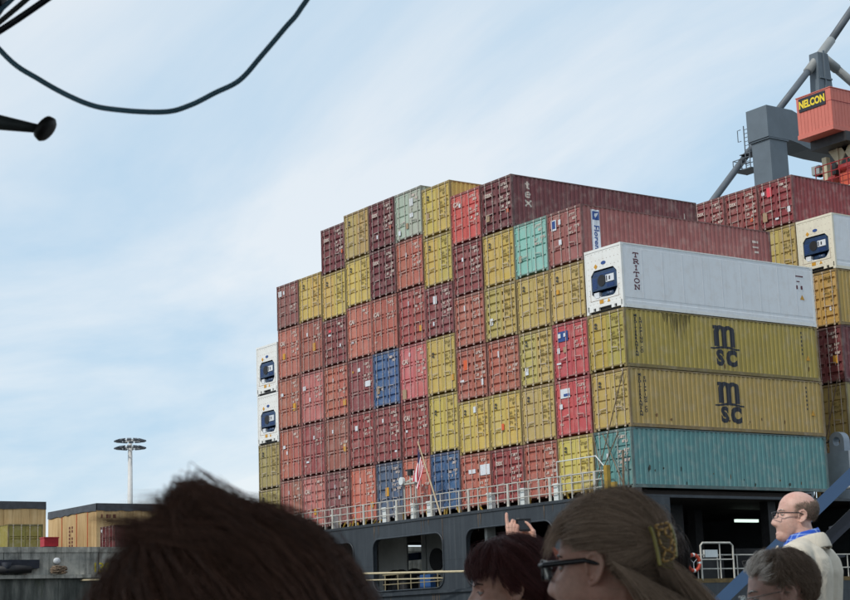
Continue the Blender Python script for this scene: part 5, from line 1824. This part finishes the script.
def person(label, pos, heading, pitch=0.0, roll=0.0, voxel=.0042, skin=SKIN, top=None, bottom=None, stance='seat', arms='lap', seed=1, extra=None, turn=0.0, up=0.0, wide=1.0):
    """pos: midpoint between the ears in boat coordinates; heading 0 = boat forward, 90 = boat left"""
    px, py, pz = pos
    zo = pz - BD
    root = empty('person', BT @ Vector((px, py, BD)), label, 'person', None, BOAT_RZ + R(heading))
    HM = Matrix.Translation((0, -.02, -.06)) @ Matrix.Rotation(R(roll), 4, 'Y') @ Matrix.Rotation(R(pitch), 4, 'X') @ Matrix.Translation((0, .02, .06))
    TM = Matrix.Rotation(R(turn), 4, 'Z')
    Z = Vector((0, 0, zo))
    b = MB()
    vs, fs = HEAD
    b.add([HM @ Vector(v) + Z for v in vs], fs)
    e = MB()
    for s in (-1, 1): ear_geo(e, s, HM)
    b.add([Vector(v) + Z for v in e.v], e.f)
    def T(p):
        p = Vector(p)
        if p.z < -.1: p.z += up * min(1, max(0, (1.0 + p.z) / .7))
        if p.z < -.18: p.x *= 1 + (wide - 1) * .5
        return TM @ p + Z
    chain(b, [T((0, -.022, -.04)), T((0, -.03, -.12)), T((0, -.045, -.20))], [.056, .054, .062])
    hipz = (BD + .55) - pz if stance == 'seat' else (BD + .86) - pz
    chest = [T((0, -.045, -.32)), T((0, -.03, -.45)), T((0, -.04, hipz))]
    for s in (-1, 1):
        chain(b, [T((s * .02, -.045, -.19)), T((s * .145, -.05, -.245))], [.05, .055])
        chain(b, [T((s * .075, -.045, -.30)), T((s * .07, -.035, -.45)), T((s * .075, -.04, hipz))], [.095, .09, .10])
    A = {}
    for s in (-1, 1):
        sh = (s * .175, -.05, -.255)
        if arms == 'lap':
            pts = [sh, (s * .225, .0, -.52), (s * .11, .20, -.60)]
        elif arms == 'down':
            pts = [sh, (s * .215, -.05, -.54), (s * .20, .04, -.80)]
        else:
            pts = [sh] + list(arms[s])
        A[s] = pts
        chain(b, [T(p) for p in pts], [.05, .04, .027])
        if arms in ('lap', 'down'):
            w0 = Vector(pts[-1]); dr = (w0 - Vector(pts[-2])).normalized()
            sd_ = Vector((-s, 0, 0)) if arms == 'lap' else Vector((0, 1, 0))
            for q in range(4):
                ba = w0 + dr * .085 + sd_ * (.012 + (q - 1.5) * .019) * 1.0
                chain(b, [T(w0 + sd_ * (q - 1.5) * .012), T(ba)], [.016, .013], 8)
                dn = (dr + Vector((0, 0, -.5 if arms == 'lap' else 0)) + (Vector((0, 0, 0)))).normalized()
                chain(b, [T(ba), T(ba + dr * .04), T(ba + dr * .04 + dn * (.04 - .006 * abs(q - 1)))], [.0095, .009, .0075], 8)
            chain(b, [T(w0 + dr * .02 + sd_ * .02), T(w0 + dr * .055 + sd_ * .055), T(w0 + dr * .085 + sd_ * .06)], [.014, .011, .009], 8)
    if extra: extra(b, T)
    me = remesh(b, voxel, 'body', 1)
    link('body', me, skin, root)
    # clothing
    cb_ = MB()
    for s in (-1, 1):
        chain(cb_, [T((s * .03, -.05, -.195)), T((s * .15, -.055, -.25))], [.058, .07 * (wide + 1) / 2])
        chain(cb_, [T((s * .08, -.045, -.31)), T((s * .075, -.035, -.47)), T((s * .085, -.04, hipz))], [.118 * wide, .112 * wide, .118 * wide])
        chain(cb_, [T(p) for p in A[s][:2]] + [T(Vector(A[s][1]).lerp(Vector(A[s][2]), .93))], [.068 * wide, .056 * wide, .044])
    link('top_garment', remesh(cb_, .009, 'top_garment', 3), top, root)
    tb_ = MB()
    sb_ = MB()
    for s in (-1, 1):
        if stance == 'seat':
            legs = [(s * .09, -.03, hipz), (s * .11, .40, hipz - .02), (s * .11, .42, (BD + .10) - pz)]
        else:
            legs = [(s * .09, -.04, hipz), (s * .095, -.02, hipz - .40), (s * .10, -.05, (BD + .10) - pz)]
        chain(tb_, [T(p) for p in legs], [.105, .075, .055])
        f0 = Vector(legs[-1]) + Vector((0, .0, -.055))
        chain(sb_, [T(f0), T(f0 + Vector((0, .17, -.008)))], [.045, .036], 10)
    link('trousers', remesh(tb_, .012, 'trousers', 3), bottom, root)
    link('shoes', remesh(sb_, .009, 'shoes', 2), BLACK, root)
    # eyes and brows
    for s in (-1, 1):
        ys = head_y(.031, .0095)
        ce = HM @ Vector((s * .031, ys - .0088, .0095)) + Z
        eo = MB().ball(ce, .0115, 14, 10).build('eye', EYEW, root, True)
        lid = MB()
        for (e0, e1) in ((22, 88), (-88, -30)):
            vs, fs = [], []
            for i in range(7):
                for j in range(13):
                    az = R(-96 + 16 * j)
                    ea = (e0 * math.cos(az * .9) if e0 > 0 else e0); eb = (e1 if e0 > 0 else e1 * math.cos(az * .9))
                    el = R(ea + (eb - ea) * i / 6)
                    vs.append(HM @ Vector((s * .031 + .0126 * math.cos(el) * math.sin(az), ys - .0088 + .0126 * math.cos(el) * math.cos(az), .0095 + .0126 * math.sin(el))) + Z)
            for i in range(6):
                for j in range(12):
                    fs.append((i * 13 + j, i * 13 + j + 1, i * 13 + j + 14, i * 13 + j + 13))
            lid.add(vs, fs)
        lid.build('eyelid', skin, root, True)
        MB().ball(HM @ Vector((s * .031, ys - .0015, .0095)) + Z, (.0055, .0050, .0055), 12, 8).build('iris', IRIS, eo, True)
    return root, HM, Z, T


def brows(root, HM, Z, mat, k=1.0):
    for s in (-1, 1):
        MB().tube([HM @ Vector(p) + Z for p in ((s * .014, head_y(.014, .029), .029), (s * .03, head_y(.03, .034), .034), (s * .046, head_y(.046, .029), .029))], [.0028 * k, .0034 * k, .0015], 6).build('eyebrow', mat, root, True)
        MB().tube([HM @ Vector(p) + Z for p in ((s * .019, head_y(.019, .012), .012), (s * .031, head_y(.031, .015) + .003, .0155), (s * .043, head_y(.043, .012), .012))], [.0013, .0016, .001], 6).build('eyelashes', IRIS, root, True)


def glasses(root, HM, Z, frame, w=.027, hgt=.017, r=.0022, rounded_=.008, temple=.0028, lens=True):
    g = empty('glasses', (0, 0, 0)); g.parent = root
    b = MB()
    for s in (-1, 1):
        pts = []
        for (u_, v_) in rounded(-w, w, -hgt, hgt, rounded_, 4):
            yy = .1085 - .004 * abs(u_ + s * .033) / .06 - .010 * ((abs(u_ * s + .033) / .06) ** 2)
            pts.append(HM @ Vector((s * .033 + u_, yy, .008 + v_)) + Z)
        b.tube(pts + [pts[0], pts[1]], r, 8, False)
        if lens:
            MB().add([p for p in pts], [tuple(range(len(pts)))]).build('lens', LENS, g)
    b.tube([HM @ Vector(p) + Z for p in ((-.007, .106, .012), (0, .110, .014), (.007, .106, .012))], r, 8)
    b.build('frame', frame, g, True)
    for s in (-1, 1):
        MB().tube([HM @ Vector(p) + Z for p in ((s * (.033 + w), .097, .016), (s * .070, .085, .017), (s * .0795, .0, .018), (s * .080, -.03, .008))], [temple * 1.2, temple * 1.2, temple, temple * .8], 8).build('temple_arm', frame, g, True)
    return g


def lerp_dir(a, b, w): return a * (1 - w) + b * w


# --- the man in the pale jacket, standing at the bow
JACKET = cloth_mat('pale_jacket', lin(206, 198, 182), 6)
SHIRT = cloth_mat('blue_plaid_shirt', lin(36, 84, 190), 9, lin(150, 178, 224))
TROUS = cloth_mat('dark_trousers', lin(48, 50, 58), 6)
bald, HM, Z, T = person('bald man in a cream jacket and blue plaid shirt standing by the stair', (1.717, 8.037, 3.455), 92, 3, 0, .004, SKIN_PINK, JACKET, TROUS, 'stand', 'down', 3, turn=-30, up=.055, wide=1.22)
glasses(bald, HM, Z, GLASSF, .026, .014, .002, .006, .0026, False)
brows(bald, HM, Z, GLASSM, .8)
def collar(name, mat, root, prof, a0, a1, thick, T, fr=None):
    """cloth band round the neck: prof(t) -> list of (radius, z) from top to bottom, t 0 at the back to 1 in front"""
    N = 36
    vs, fs = [], []
    rows = None
    for i in range(N + 1):
        a = R(a0 + (a1 - a0) * i / N)
        t = abs(a) / math.pi
        pr_ = prof(t)
        rows = len(pr_)
        for rad_, z, yo in pr_:
            vs.append(T((rad_ * math.sin(a), -.04 + yo - rad_ * math.cos(a) * 1.05, z)))
    for i in range(N):
        for j in range(rows - 1):
            fs.append((i * rows + j, (i + 1) * rows + j, (i + 1) * rows + j + 1, i * rows + j + 1))
    me = MB().add(vs, fs).mesh(name, True)
    o = link(name, me, mat, root)
    md = o.modifiers.new('thickness', 'SOLIDIFY'); md.thickness = thick; md.offset = 0
    sb = o.modifiers.new('soft', 'SUBSURF'); sb.levels = 1; sb.render_levels = 1
    return o


collar('shirt_collar', SHIRT, bald, lambda t: [(.066, -.105 - .045 * t, .012 * t), (.072, -.118 - .05 * t, .014 * t), (.080 + .01 * t, -.150 - .065 * t, .02 * t), (.083 + .02 * t, -.170 - .10 * t, .03 * t)], -172, 172, .004, T)
collar('jacket_collar', JACKET, bald, lambda t: [(.078, -.135 - .10 * t ** 2, .01 * t), (.088, -.128 - .10 * t ** 2, .015 * t), (.105 + .015 * t, -.150 - .12 * t ** 2, .03 * t), (.122 + .03 * t, -.20 - .20 * t ** 2, .045 * t)], -150, 150, .006, T)
b = MB()
b.add([T(p) for p in ((-.035, .10, -.20), (.035, .10, -.20), (.045, .115, -.50), (-.045, .115, -.50))], [(0, 1, 2, 3)])
b.build('shirt_front', SHIRT, bald)
for s in (-1, 1):
    me = MB().add([T(p) for p in ((s * .085, .06, -.185), (s * .115, .085, -.24), (s * .125, .10, -.34), (s * .04, .125, -.52), (s * .035, .118, -.30))], [(0, 1, 2, 3, 4)]).mesh('lapel')
    o = link('lapel', me, JACKET, bald)
    md = o.modifiers.new('thickness', 'SOLIDIFY'); md.thickness = .008
fol = MB()
for q, pts in enumerate((((-.21, -.09, -.30), (-.24, -.04, -.38), (-.23, .02, -.43)), ((-.235, -.1, -.38), (-.27, -.05, -.47), (-.26, .0, -.5)), ((-.12, -.165, -.3), (-.14, -.165, -.42), (-.11, -.155, -.55)), ((-.2, .02, -.33), (-.17, .06, -.40), (-.15, .085, -.46)))):
    fol.tube(bez([T(p) for p in pts], 5), [.004] + [.014] * 9 + [.004] if False else .012, 8)
SC, SR = (0, -.016, .043), (.0765, .093, .081)
HB_GREY = hair_mat('hair_grey_brown', (.22, .175, .14), .45, .4)
def m_fringe(d): return (d[:, 2] < .28 - .25 * d[:, 1]) & (d[:, 2] > -.62) & (d[:, 1] < .38) & ~((np.abs(d[:, 0]) > .75) & (d[:, 2] < -.25) & (d[:, 1] > -.1))
groom('hair', bald, HB_GREY, SC, SR, 1500, 5, 5, m_fringe, lambda p, n, t, g_: np.tile([0, -.5, -.9], (len(p), 1)), lambda d, g_: g_.uniform(.006, .014, len(d)), 4, .003, .004, rad=.00035, HM=HM, zoff=Z.z, converge=.2)

# --- grey haired man with wire glasses, seated lower right
grey, HM, Z, T = person('man with short grey brown hair and wire glasses at lower right', (.966, 4.752, 3.052), 86, -9, 0, .0038, SKIN_PINK, cloth_mat('navy_fleece', lin(40, 46, 62), 9), TROUS, 'seat', 'lap', 4)
glasses(grey, HM, Z, GLASSM, .026, .018, .0012, .012, .0013)
HB_BR = hair_mat('hair_brown_short', (.28, .205, .155), .38, .4)
HB_GR2 = hair_mat('hair_silver', (.80, .74, .68), .35, .4)
brows(grey, HM, Z, HB_BR if False else GLASSM, 1.0)
def m_short(d): return (d[:, 2] > .42 + .30 * d[:, 1]) | ((d[:, 1] < .30) & (d[:, 2] > -.08 - .1 * d[:, 1]) & ~((np.abs(d[:, 0]) > .8) & (d[:, 2] < -.02))) | ((d[:, 1] < -.35) & (d[:, 2] > -.55))
SRg = (.079, .096, .085)
cap(grey, mat_plain('hair_cap_brown', lin(50, 38, 30), .8, 0, .3, 30, 0), SC, (.0775, .0945, .083), m_short, HM, Z.z)
def fl_short(p, n, t, g_):
    q = (p - np.array(SC)) / np.array(SRg)
    w = 1 / (1 + np.exp(-(q[:, 1] - .1) * 6))
    side = np.abs(q[:, 0])
    fwd = np.stack([np.full(len(p), -.55), np.full(len(p), .8), np.full(len(p), .25)], 1)
    dn = np.stack([np.sign(q[:, 0]) * .1, np.full(len(p), -.55), np.full(len(p), -.85)], 1)
    return fwd * w[:, None] + dn * (1 - w)[:, None] * (.3 + side[:, None])
groom('hair', grey, HB_BR, SC, SRg, 900, 14, 6, lambda d: m_short(d) & ~((d[:, 1] > .55) & (d[:, 2] > .3)), fl_short, lambda d, g_: g_.uniform(.030, .050, len(d)), 8, .010, .006, rad=.0003, HM=HM, zoff=Z.z, wave=.12)
groom('fringe', grey, HB_GR2, SC, SRg, 340, 18, 8, lambda d: m_short(d) & (d[:, 1] > .18) & (d[:, 2] > .1), fl_short, lambda d, g_: g_.uniform(.030, .052, len(d)), 8, .014, .005, rad=.0003, HM=HM, zoff=Z.z, wave=.12)
groom('sideburn', grey, HB_GR2, SC, SR, 220, 6, 9, lambda d: (np.abs(d[:, 0]) > .6) & (d[:, 2] < .05) & (d[:, 2] > -.4) & (d[:, 1] > -.15) & (d[:, 1] < .25), lambda p, n, t, g_: np.tile([0, .0, -1.], (len(p), 1)), lambda d, g_: g_.uniform(.008, .014, len(d)), 4, .003, .004, rad=.0003, HM=HM, zoff=Z.z)

# --- woman with dark red hair in profile
redw, HM, Z, T = person('woman in profile with dark red hair swept over her forehead', (.188, 4.334, 3.082), 92, -6, 0, .0034, SKIN, cloth_mat('dark_coat', lin(46, 42, 48), 9), TROUS, 'seat', 'lap', 5)
HB_RED = hair_mat('hair_mahogany', (.125, .044, .042), .3, .45)
brows(redw, HM, Z, IRIS, .8)
C2, R2 = (0, -.018, .045), (.084, .101, .088)
def m_red(d): return ((d[:, 2] > .42 + .10 * d[:, 1]) & (d[:, 1] > -.2)) | ((d[:, 1] < .30) & (d[:, 2] > .22)) | ((d[:, 1] < .0) & (d[:, 2] > .02)) | ((d[:, 1] < -.12) & (d[:, 2] > -.75))
cap(redw, mat_plain('hair_cap_red', lin(30, 14, 16), .8, 0, .3, 30, 0), SC, (.079, .096, .084), m_red, HM, Z.z)
def fl_red(p, n, t, g_):
    q = (p - np.array(C2)) / np.array(R2)
    w = 1 / (1 + np.exp(-(q[:, 1] - .34) * 8))
    bang = np.stack([-.55 + 0 * q[:, 0], .75 + 0 * q[:, 0], -.75 + 0 * q[:, 0]], 1)
    back = np.stack([np.sign(q[:, 0]) * .25, -.62 + 0 * q[:, 0], -.70 + 0 * q[:, 0]], 1)
    return bang * w[:, None] + back * (1 - w)[:, None]
groom('hair', redw, HB_RED, C2, R2, 620, 34, 11, lambda d: m_red(d) & (d[:, 1] < .34), fl_red, lambda d, g_: g_.uniform(.10, .17, len(d)) * (1 - .30 * (d[:, 2] < -.1)), 12, .016, .0075, rad=.00033, HM=HM, zoff=Z.z, wave=.08, release_fn=lambda p, t: (p[:, 2] < -.045))
groom('fringe', redw, HB_RED, C2, R2, 260, 34, 12, lambda d: (d[:, 1] > .2) & (d[:, 2] > .45), fl_red, lambda d, g_: g_.uniform(.055, .085, len(d)) * (1.15 - .55 * np.clip(d[:, 1], 0, 1)), 12, .014, .007, rad=.00033, HM=HM, zoff=Z.z, wave=.08)
groom('ponytail', redw, HB_RED, (0, -.105, .01), (.045, .04, .055), 120, 40, 13, lambda d: d[:, 1] < .4, lambda p, n, t, g_: np.tile([0, -.35, -.95], (len(p), 1)), lambda d, g_: g_.uniform(.10, .20, len(d)), 10, .012, .007, rel=.15, rad=.00033, HM=HM, zoff=Z.z, wave=.15)

# --- woman with the hair clip
clipw, HM, Z, T = person('woman with brown hair held by a beaded golden clip and dark glasses', (.314, 3.155, 3.094), 62, -2, 0, .0032, SKIN, cloth_mat('grey_jacket', lin(66, 64, 66), 9), TROUS, 'seat', 'lap', 6)
glasses(clipw, HM, Z, GLASSF, .029, .017, .003, .007, .0048)
HB_CLIP = hair_mat('hair_mid_brown', (.43, .315, .235), .34, .4)
brows(clipw, HM, Z, IRIS, .8)
C3, R3 = (0, -.018, .044), (.081, .096, .085)
K3 = np.array([-.028, -.135, .035])
def m_clip(d): return ((d[:, 2] > .40 + .16 * d[:, 1]) & (d[:, 1] > -.1)) | ((d[:, 1] < .72) & (d[:, 2] > .16) & (np.abs(d[:, 0]) > .35)) | ((d[:, 1] < .5) & (d[:, 2] > -.02) & (np.abs(d[:, 0]) > .5)) | ((d[:, 1] < .05) & (d[:, 2] > -.1) & ~((np.abs(d[:, 0]) > .55) & (d[:, 2] < -.02) & (d[:, 1] > -.12))) | ((d[:, 1] < -.25) & (d[:, 2] > -.8))
cap(clipw, mat_plain('hair_cap_brown2', lin(44, 33, 26), .8, 0, .3, 30, 0), SC, (.079, .097, .0845), m_clip, HM, Z.z)
def fl_clip(p, n, t, g_):
    d = K3 - p
    dist = np.linalg.norm(d, axis=1)[:, None]
    f = d / (dist + 1e-6)
    f = f + np.array([0, -.25, .10])
    low = (p[:, 2] < .0)[:, None]
    dn = np.tile([0, -.72, -.55], (len(p), 1))
    return np.where(low, dn, f)
groom('hair', clipw, HB_CLIP, C3, R3, 820, 34, 21, m_clip, fl_clip, lambda d, g_: np.clip(np.linalg.norm(K3 - (np.array(C3) + np.array(R3) * d), axis=1) * 1.12, .03, .25), 13, .014, .007, rad=.00034, HM=HM, zoff=Z.z, wave=.05, converge=.35, release_fn=lambda p, t: (p[:, 2] < -.05))
# loose strands at the hairline
groom('loose_strands', clipw, HB_CLIP, C3, R3, 40, 16, 22, lambda d: (d[:, 1] > .35) & (d[:, 2] > .35) & (d[:, 0] < .4), lambda p, n, t, g_: np.tile([-.25, .75, -.55 if t > .4 else .4], (len(p), 1)), lambda d, g_: g_.uniform(.045, .10, len(d)), 10, .02, .005, rel=.1, rad=.00028, HM=HM, zoff=Z.z, wave=.25, converge=.2)
groom('flyaway_hair', clipw, HB_CLIP, C3, R3, 110, 4, 23, lambda d: (d[:, 2] > .3), fl_clip, lambda d, g_: g_.uniform(.05, .12, len(d)), 10, .03, .008, rad=.00022, HM=HM, zoff=Z.z, wave=.25, converge=.0)
def bundle(name, root, mat, spine, widths, n, seed, rad, HM, zoff, twist=0.6):
    rng = np.random.default_rng(seed)
    S_ = np.array([list(p) for p in bez(spine, 6)])
    m_ = len(S_)
    W = np.interp(np.linspace(0, 1, m_), np.linspace(0, 1, len(widths)), widths)
    a = rng.uniform(0, 6.283, n); rr_ = np.sqrt(rng.uniform(0, 1, n))
    cl = rng.normal(size=(n // 30 + 1, 3))[rng.integers(0, n // 30 + 1, n)] * .35
    tt = np.linspace(0, 1, m_)
    off = np.stack([np.cos(a)[:, None] * np.ones(m_), np.sin(a + .6)[:, None] * np.ones(m_), (np.sin(a) * .5)[:, None] * np.ones(m_)], -1) * rr_[:, None, None]
    off = off + cl[:, None, :] * tt[None, :, None]
    pts = S_[None] + off * W[None, :, None] + rng.normal(size=(n, m_, 3)).cumsum(1) * .0006
    return strands(name, root, mat, pts, rad, HM, zoff)


inv = Matrix.Rotation(-R(62), 4, 'Z')
def hl(bx, by, bz):
    """boat coordinates -> this woman's head frame"""
    v = inv @ Vector((bx - .314, by - 3.155, 0))
    return (v.x, v.y, bz - 3.094)


bundle('ponytail', clipw, HB_CLIP, [hl(.392, 3.11, 3.130), hl(.420, 3.095, 3.100), hl(.446, 3.085, 3.062), hl(.478, 3.08, 3.015), hl(.520, 3.08, 2.95), hl(.56, 3.07, 2.86)], [.022, .036, .042, .042, .040, .03], 5200, 25, .00034, Matrix(), Z.z)
bundle('lower_hair', clipw, HB_CLIP, [hl(.330, 3.075, 3.10), hl(.365, 3.06, 3.07), hl(.405, 3.055, 3.03), hl(.455, 3.055, 2.98), hl(.47, 3.06, 2.86)], [.024, .036, .046, .050, .045], 5200, 26, .00034, Matrix(), Z.z)
# the clip: two curved plates and a lattice of beads
GOLD = mat_plain('bead_gold', lin(206, 164, 98), .35, .25, .25, 60, 0)
OLIVE = mat_plain('clip_plate', lin(140, 128, 64), .35, .3, .2, 30, 0)
clip = empty('hair_clip', BT @ Vector((.413, 3.045, 3.136)), 'golden beaded comb clip holding the brown hair together', 'hair clip', None, BOAT_RZ)
k_ = .000406
ux = Vector((.88, .47, 0)); uz = Vector((0, .08, 1)).normalized(); un = ux.cross(uz)
def cp(x, y_):
    u_ = (x - 540) * k_; v_ = (330 - y_) * k_
    return ux * (u_ / .88) + uz * v_ + Vector((0, -1, 0)) * (.010 - 6.0 * u_ * u_)
PTS = dict(A=(500, 255), B=(568, 240), C=(515, 275), D=(545, 270), E=(565, 262), F=(517, 310), G=(525, 345), H=(545, 360), I=(560, 368), J=(585, 378), K=(530, 395), L=(525, 415), M=(560, 408), N=(585, 395), O=(575, 280), P=(578, 310), Q=(570, 345), Rr=(552, 300), Ss=(590, 350))
for seq in ('A B', 'A C D E', 'C F G H I J', 'H K L M N J', 'B O P Q I', 'D Rr P', 'J Ss P'):
    ks = seq.split()
    for a_, b_ in zip(ks, ks[1:]):
        p, q = cp(*PTS[a_]), cp(*PTS[b_])
        n = max(1, int((q - p).length / .0085))
        for i in range(n):
            s0, s1 = p.lerp(q, (i + .08) / n), p.lerp(q, (i + .92) / n)
            mm = (s0 + s1) / 2
            MB().tube([s0, s0.lerp(mm, .4), mm, mm.lerp(s1, .6), s1], [.0012, .0021, .0024, .0021, .0012], 8).build('bead', GOLD, clip, True)
for sx in (0, 1):
    pts = [cp(x, y_) for x, y_ in ((478, 258), (492, 300), (500, 345), (507, 390), (512, 432))] if sx == 0 else [cp(x, y_) + Vector((0, .012, 0)) for x, y_ in ((575, 245), (592, 300), (596, 350), (594, 395))]
    MB().tube(bez(pts, 5), .0035, 8).build('comb_plate', OLIVE, clip, True)
for i in range(12):
    p = cp(482 + i * 2.6, 262 + i * 15)
    MB().tube([p, p + Vector((.012, .012, -.004)), p + Vector((.03, .02, -.008))], .0009, 5).build('comb_tooth', OLIVE, clip, True)

# --- head in the near left foreground
near, HM, Z, T = person('person seen from behind with windblown dark brown hair, nearest at left', (-.171, 1.428, 2.964), 8, 0, 0, .006, SKIN, cloth_mat('black_jacket', lin(36, 36, 40), 9), TROUS, 'seat', 'lap', 7)
HB_DK = hair_mat('hair_dark_brown', (.15, .078, .056), .3, .5)
C4, R4 = (0, -.010, .012), (.101, .110, .103)
def m_near(d): return (d[:, 2] > .15 + .25 * d[:, 1]) | ((d[:, 1] < .2) & (d[:, 2] > -.75))
cap(near, mat_plain('hair_cap_dark', lin(20, 13, 12), .8, 0, .3, 30, 0), C4, (.098, .106, .099), m_near, HM, Z.z)
T4 = np.array([-.012, -.03, .135])
def fl_near(p, n, t, g_):
    d = T4 - p
    dist = np.linalg.norm(d, axis=1)[:, None]
    f = d / (dist + 1e-6)
    f = f + np.array([-.55, .15, .0])
    up = np.tile([-.75, .05, .65], (len(p), 1))
    f = np.where(dist < .035, up, f)
    low = (p[:, 2] < -.005)[:, None]
    dn = np.stack([.3 * np.sign(p[:, 0]), -.1 + 0 * p[:, 0], -1 + 0 * p[:, 0]], 1)
    return np.where(low, dn, f)
groom('hair', near, HB_DK, C4, R4, 900, 34, 31, m_near, fl_near, lambda d, g_: g_.uniform(.09, .17, len(d)), 14, .018, .010, rad=.00030, HM=HM, zoff=Z.z, wave=.10, converge=.5, release_fn=lambda p, t: (p[:, 2] < -.06) | ((np.linalg.norm(p - T4, axis=1) < .03) & (t > .25)), gravity=(-.5, 0, .25))
# wisps lifted by the wind above the crown
groom('windblown_wisp', near, HB_DK, C4, R4, 90, 26, 32, lambda d: (d[:, 2] > .62) & (d[:, 0] > -.2) & (d[:, 0] < .65), lambda p, n, t, g_: np.tile([-1, .0, .30 - .25 * t], (len(p), 1)), lambda d, g_: g_.uniform(.06, .105, len(d)), 14, .03, .006, rel=.35, gravity=(-1, 0, .16), rad=.00024, HM=HM, zoff=Z.z, wave=.12, converge=.45)
groom('windblown_wisp', near, HB_DK, C4, R4, 30, 10, 33, lambda d: (d[:, 2] > .6) & (d[:, 0] < .6), lambda p, n, t, g_: np.tile([-.6, .0, .9 - 1.2 * t], (len(p), 1)), lambda d, g_: g_.uniform(.03, .06, len(d)), 12, .02, .010, rel=.05, gravity=(-.8, 0, .3), rad=.00018, HM=HM, zoff=Z.z, wave=.3, converge=.1)

# --- person holding up a camera beyond the red haired woman
LW, RW = Vector((.394, 8.575, 3.430)), Vector((.512, 8.584, 3.392))
HP = Vector((.525, 8.30, 3.232))
lw, rw = LW - HP, RW - HP
def hands(b, T):
    # left hand: back of the hand towards us, index raised, the others bent over the camera
    w = lw
    for q, (dx, tip) in enumerate(((-.014, 0), (.003, 0), (.020, 0), (.034, 0))):
        k = w + Vector((dx, .012, .068 - .004 * abs(q - 1)))
        chain(b, [T(w + Vector((dx * .5, 0, 0))), T(k)], [.016, .0125], 8)
        if q == 0:
            finger(b, T(k), ((-.10, .2, .97), (-.02, .25, .97), (.08, .4, .9)), (.031, .020, .015), .0105, .0080)
        else:
            finger(b, T(k), ((.25, .55, .75 - .12 * q), (.45, .75, -.15), (.2, .5, -.8)), (.034, .024, .018), .0095, .0075)
    finger(b, T(w + Vector((.022, .008, .02))), ((.8, .45, .35), (.75, .4, .5)), (.036, .028), .0115, .0085)
    # right hand: edge on, index along the top of the camera, thumb below
    w = rw
    for q, dy in enumerate((.0, .016, .031, .045)):
        k = w + Vector((-.004 - .004 * q, dy - .01, .070 - .006 * q))
        chain(b, [T(w + Vector((0, dy * .5, 0))), T(k)], [.016, .0125], 8)
        if q == 0:
            finger(b, T(k), ((-.45, .25, .85), (-.62, .3, .72), (-.8, .3, .5)), (.034, .023, .018), .0092, .007)
        else:
            finger(b, T(k), ((-.75, .45, .35), (-.9, .35, -.2), (-.6, -.4, -.5)), (.034, .022, .018), .0095, .0075)
    finger(b, T(w + Vector((-.016, -.008, .022))), ((-.75, .1, .45), (-.85, .2, .2)), (.036, .028), .0115, .0085)
armd = {-1: [(-.22, .10, -.12), tuple(lw)], 1: [(.20, .12, -.14), tuple(rw)]}
photo, HM, Z, T = person('person with reddish hair raising a small black camera with both hands', tuple(HP), 0, 5, 0, .0036, SKIN, cloth_mat('dark_green_coat', lin(44, 50, 46), 9), TROUS, 'stand', armd, 8, extra=hands)
HB_RB = hair_mat('hair_reddish_brown', (.20, .065, .04), .3, .3)
def m_long(d): return (d[:, 2] > .25 + .3 * d[:, 1]) | ((d[:, 1] < .2) & (d[:, 2] > -.8))
cap(photo, mat_plain('hair_cap_rb', lin(66, 34, 26), .8, 0, .3, 30, 0), SC, (.080, .098, .086), m_long, HM, Z.z)
fl_down = lambda p, n, t, g_: np.stack([.2 * np.sign(p[:, 0]), -.25 + 0 * p[:, 0], -1 + 0 * p[:, 0]], 1)
groom('hair', photo, HB_RB, C2, R2, 420, 20, 41, m_long, fl_down, lambda d, g_: g_.uniform(.10, .19, len(d)), 10, .014, .008, rad=.0006, HM=HM, zoff=Z.z, wave=.1, release_fn=lambda p, t: p[:, 2] < -.05)
MB().tube([T(lw + Vector((.023 * math.cos(a), .0 + .023 * math.sin(a), .0 + .004 * math.sin(2 * a)))) for a in np.linspace(0, 2 * math.pi, 17)], .0032, 6, False).build('bracelet', GOLD, photo, True)
camo = empty('compact_camera', BT @ (HP + (lw + rw) / 2 + Vector((.014, .022, .086))), 'small black compact camera held up between two hands', 'camera', None, BOAT_RZ)
MB().box(-.045, .032, -.012, .012, -.032, .032).build('camera_body', mat_plain('camera_black', lin(14, 16, 22), .35, 0, .1, 9, 0), camo)
MB().tube([(0.01, .012, 0), (.01, .035, 0)], .022, 16).build('lens_barrel', CBD, camo)
MB().box(-.034, .03, -.0145, -.0125, -.022, .022).build('camera_screen', mat_plain('dark_screen', lin(22, 30, 40), .15, 0, .05, 9, 0), camo)
MB().box(-.04, -.026, -.006, .006, .03, .035).build('shutter_button', GLASSM, camo)

# --- dark curly head beyond the clip
dark, HM, Z, T = person('person with dark curly hair partly hidden behind the hair clip', (.795, 6.10, 3.175), 20, 0, 0, .006, SKIN, cloth_mat('dark_blouse', lin(40, 36, 46), 9), TROUS, 'seat', 'lap', 9)
cap(dark, mat_plain('hair_cap_curl', lin(16, 12, 12), .8, 0, .3, 30, 0), SC, (.080, .098, .086), m_long, HM, Z.z)
groom('hair', dark, hair_mat('hair_black_curly', (.02, .014, .013), .3, .3), C2, R2, 520, 16, 51, m_long, fl_down, lambda d, g_: g_.uniform(.07, .16, len(d)), 12, .022, .009, rad=.0005, HM=HM, zoff=Z.z, wave=.5, converge=.2, release_fn=lambda p, t: p[:, 2] < -.05)
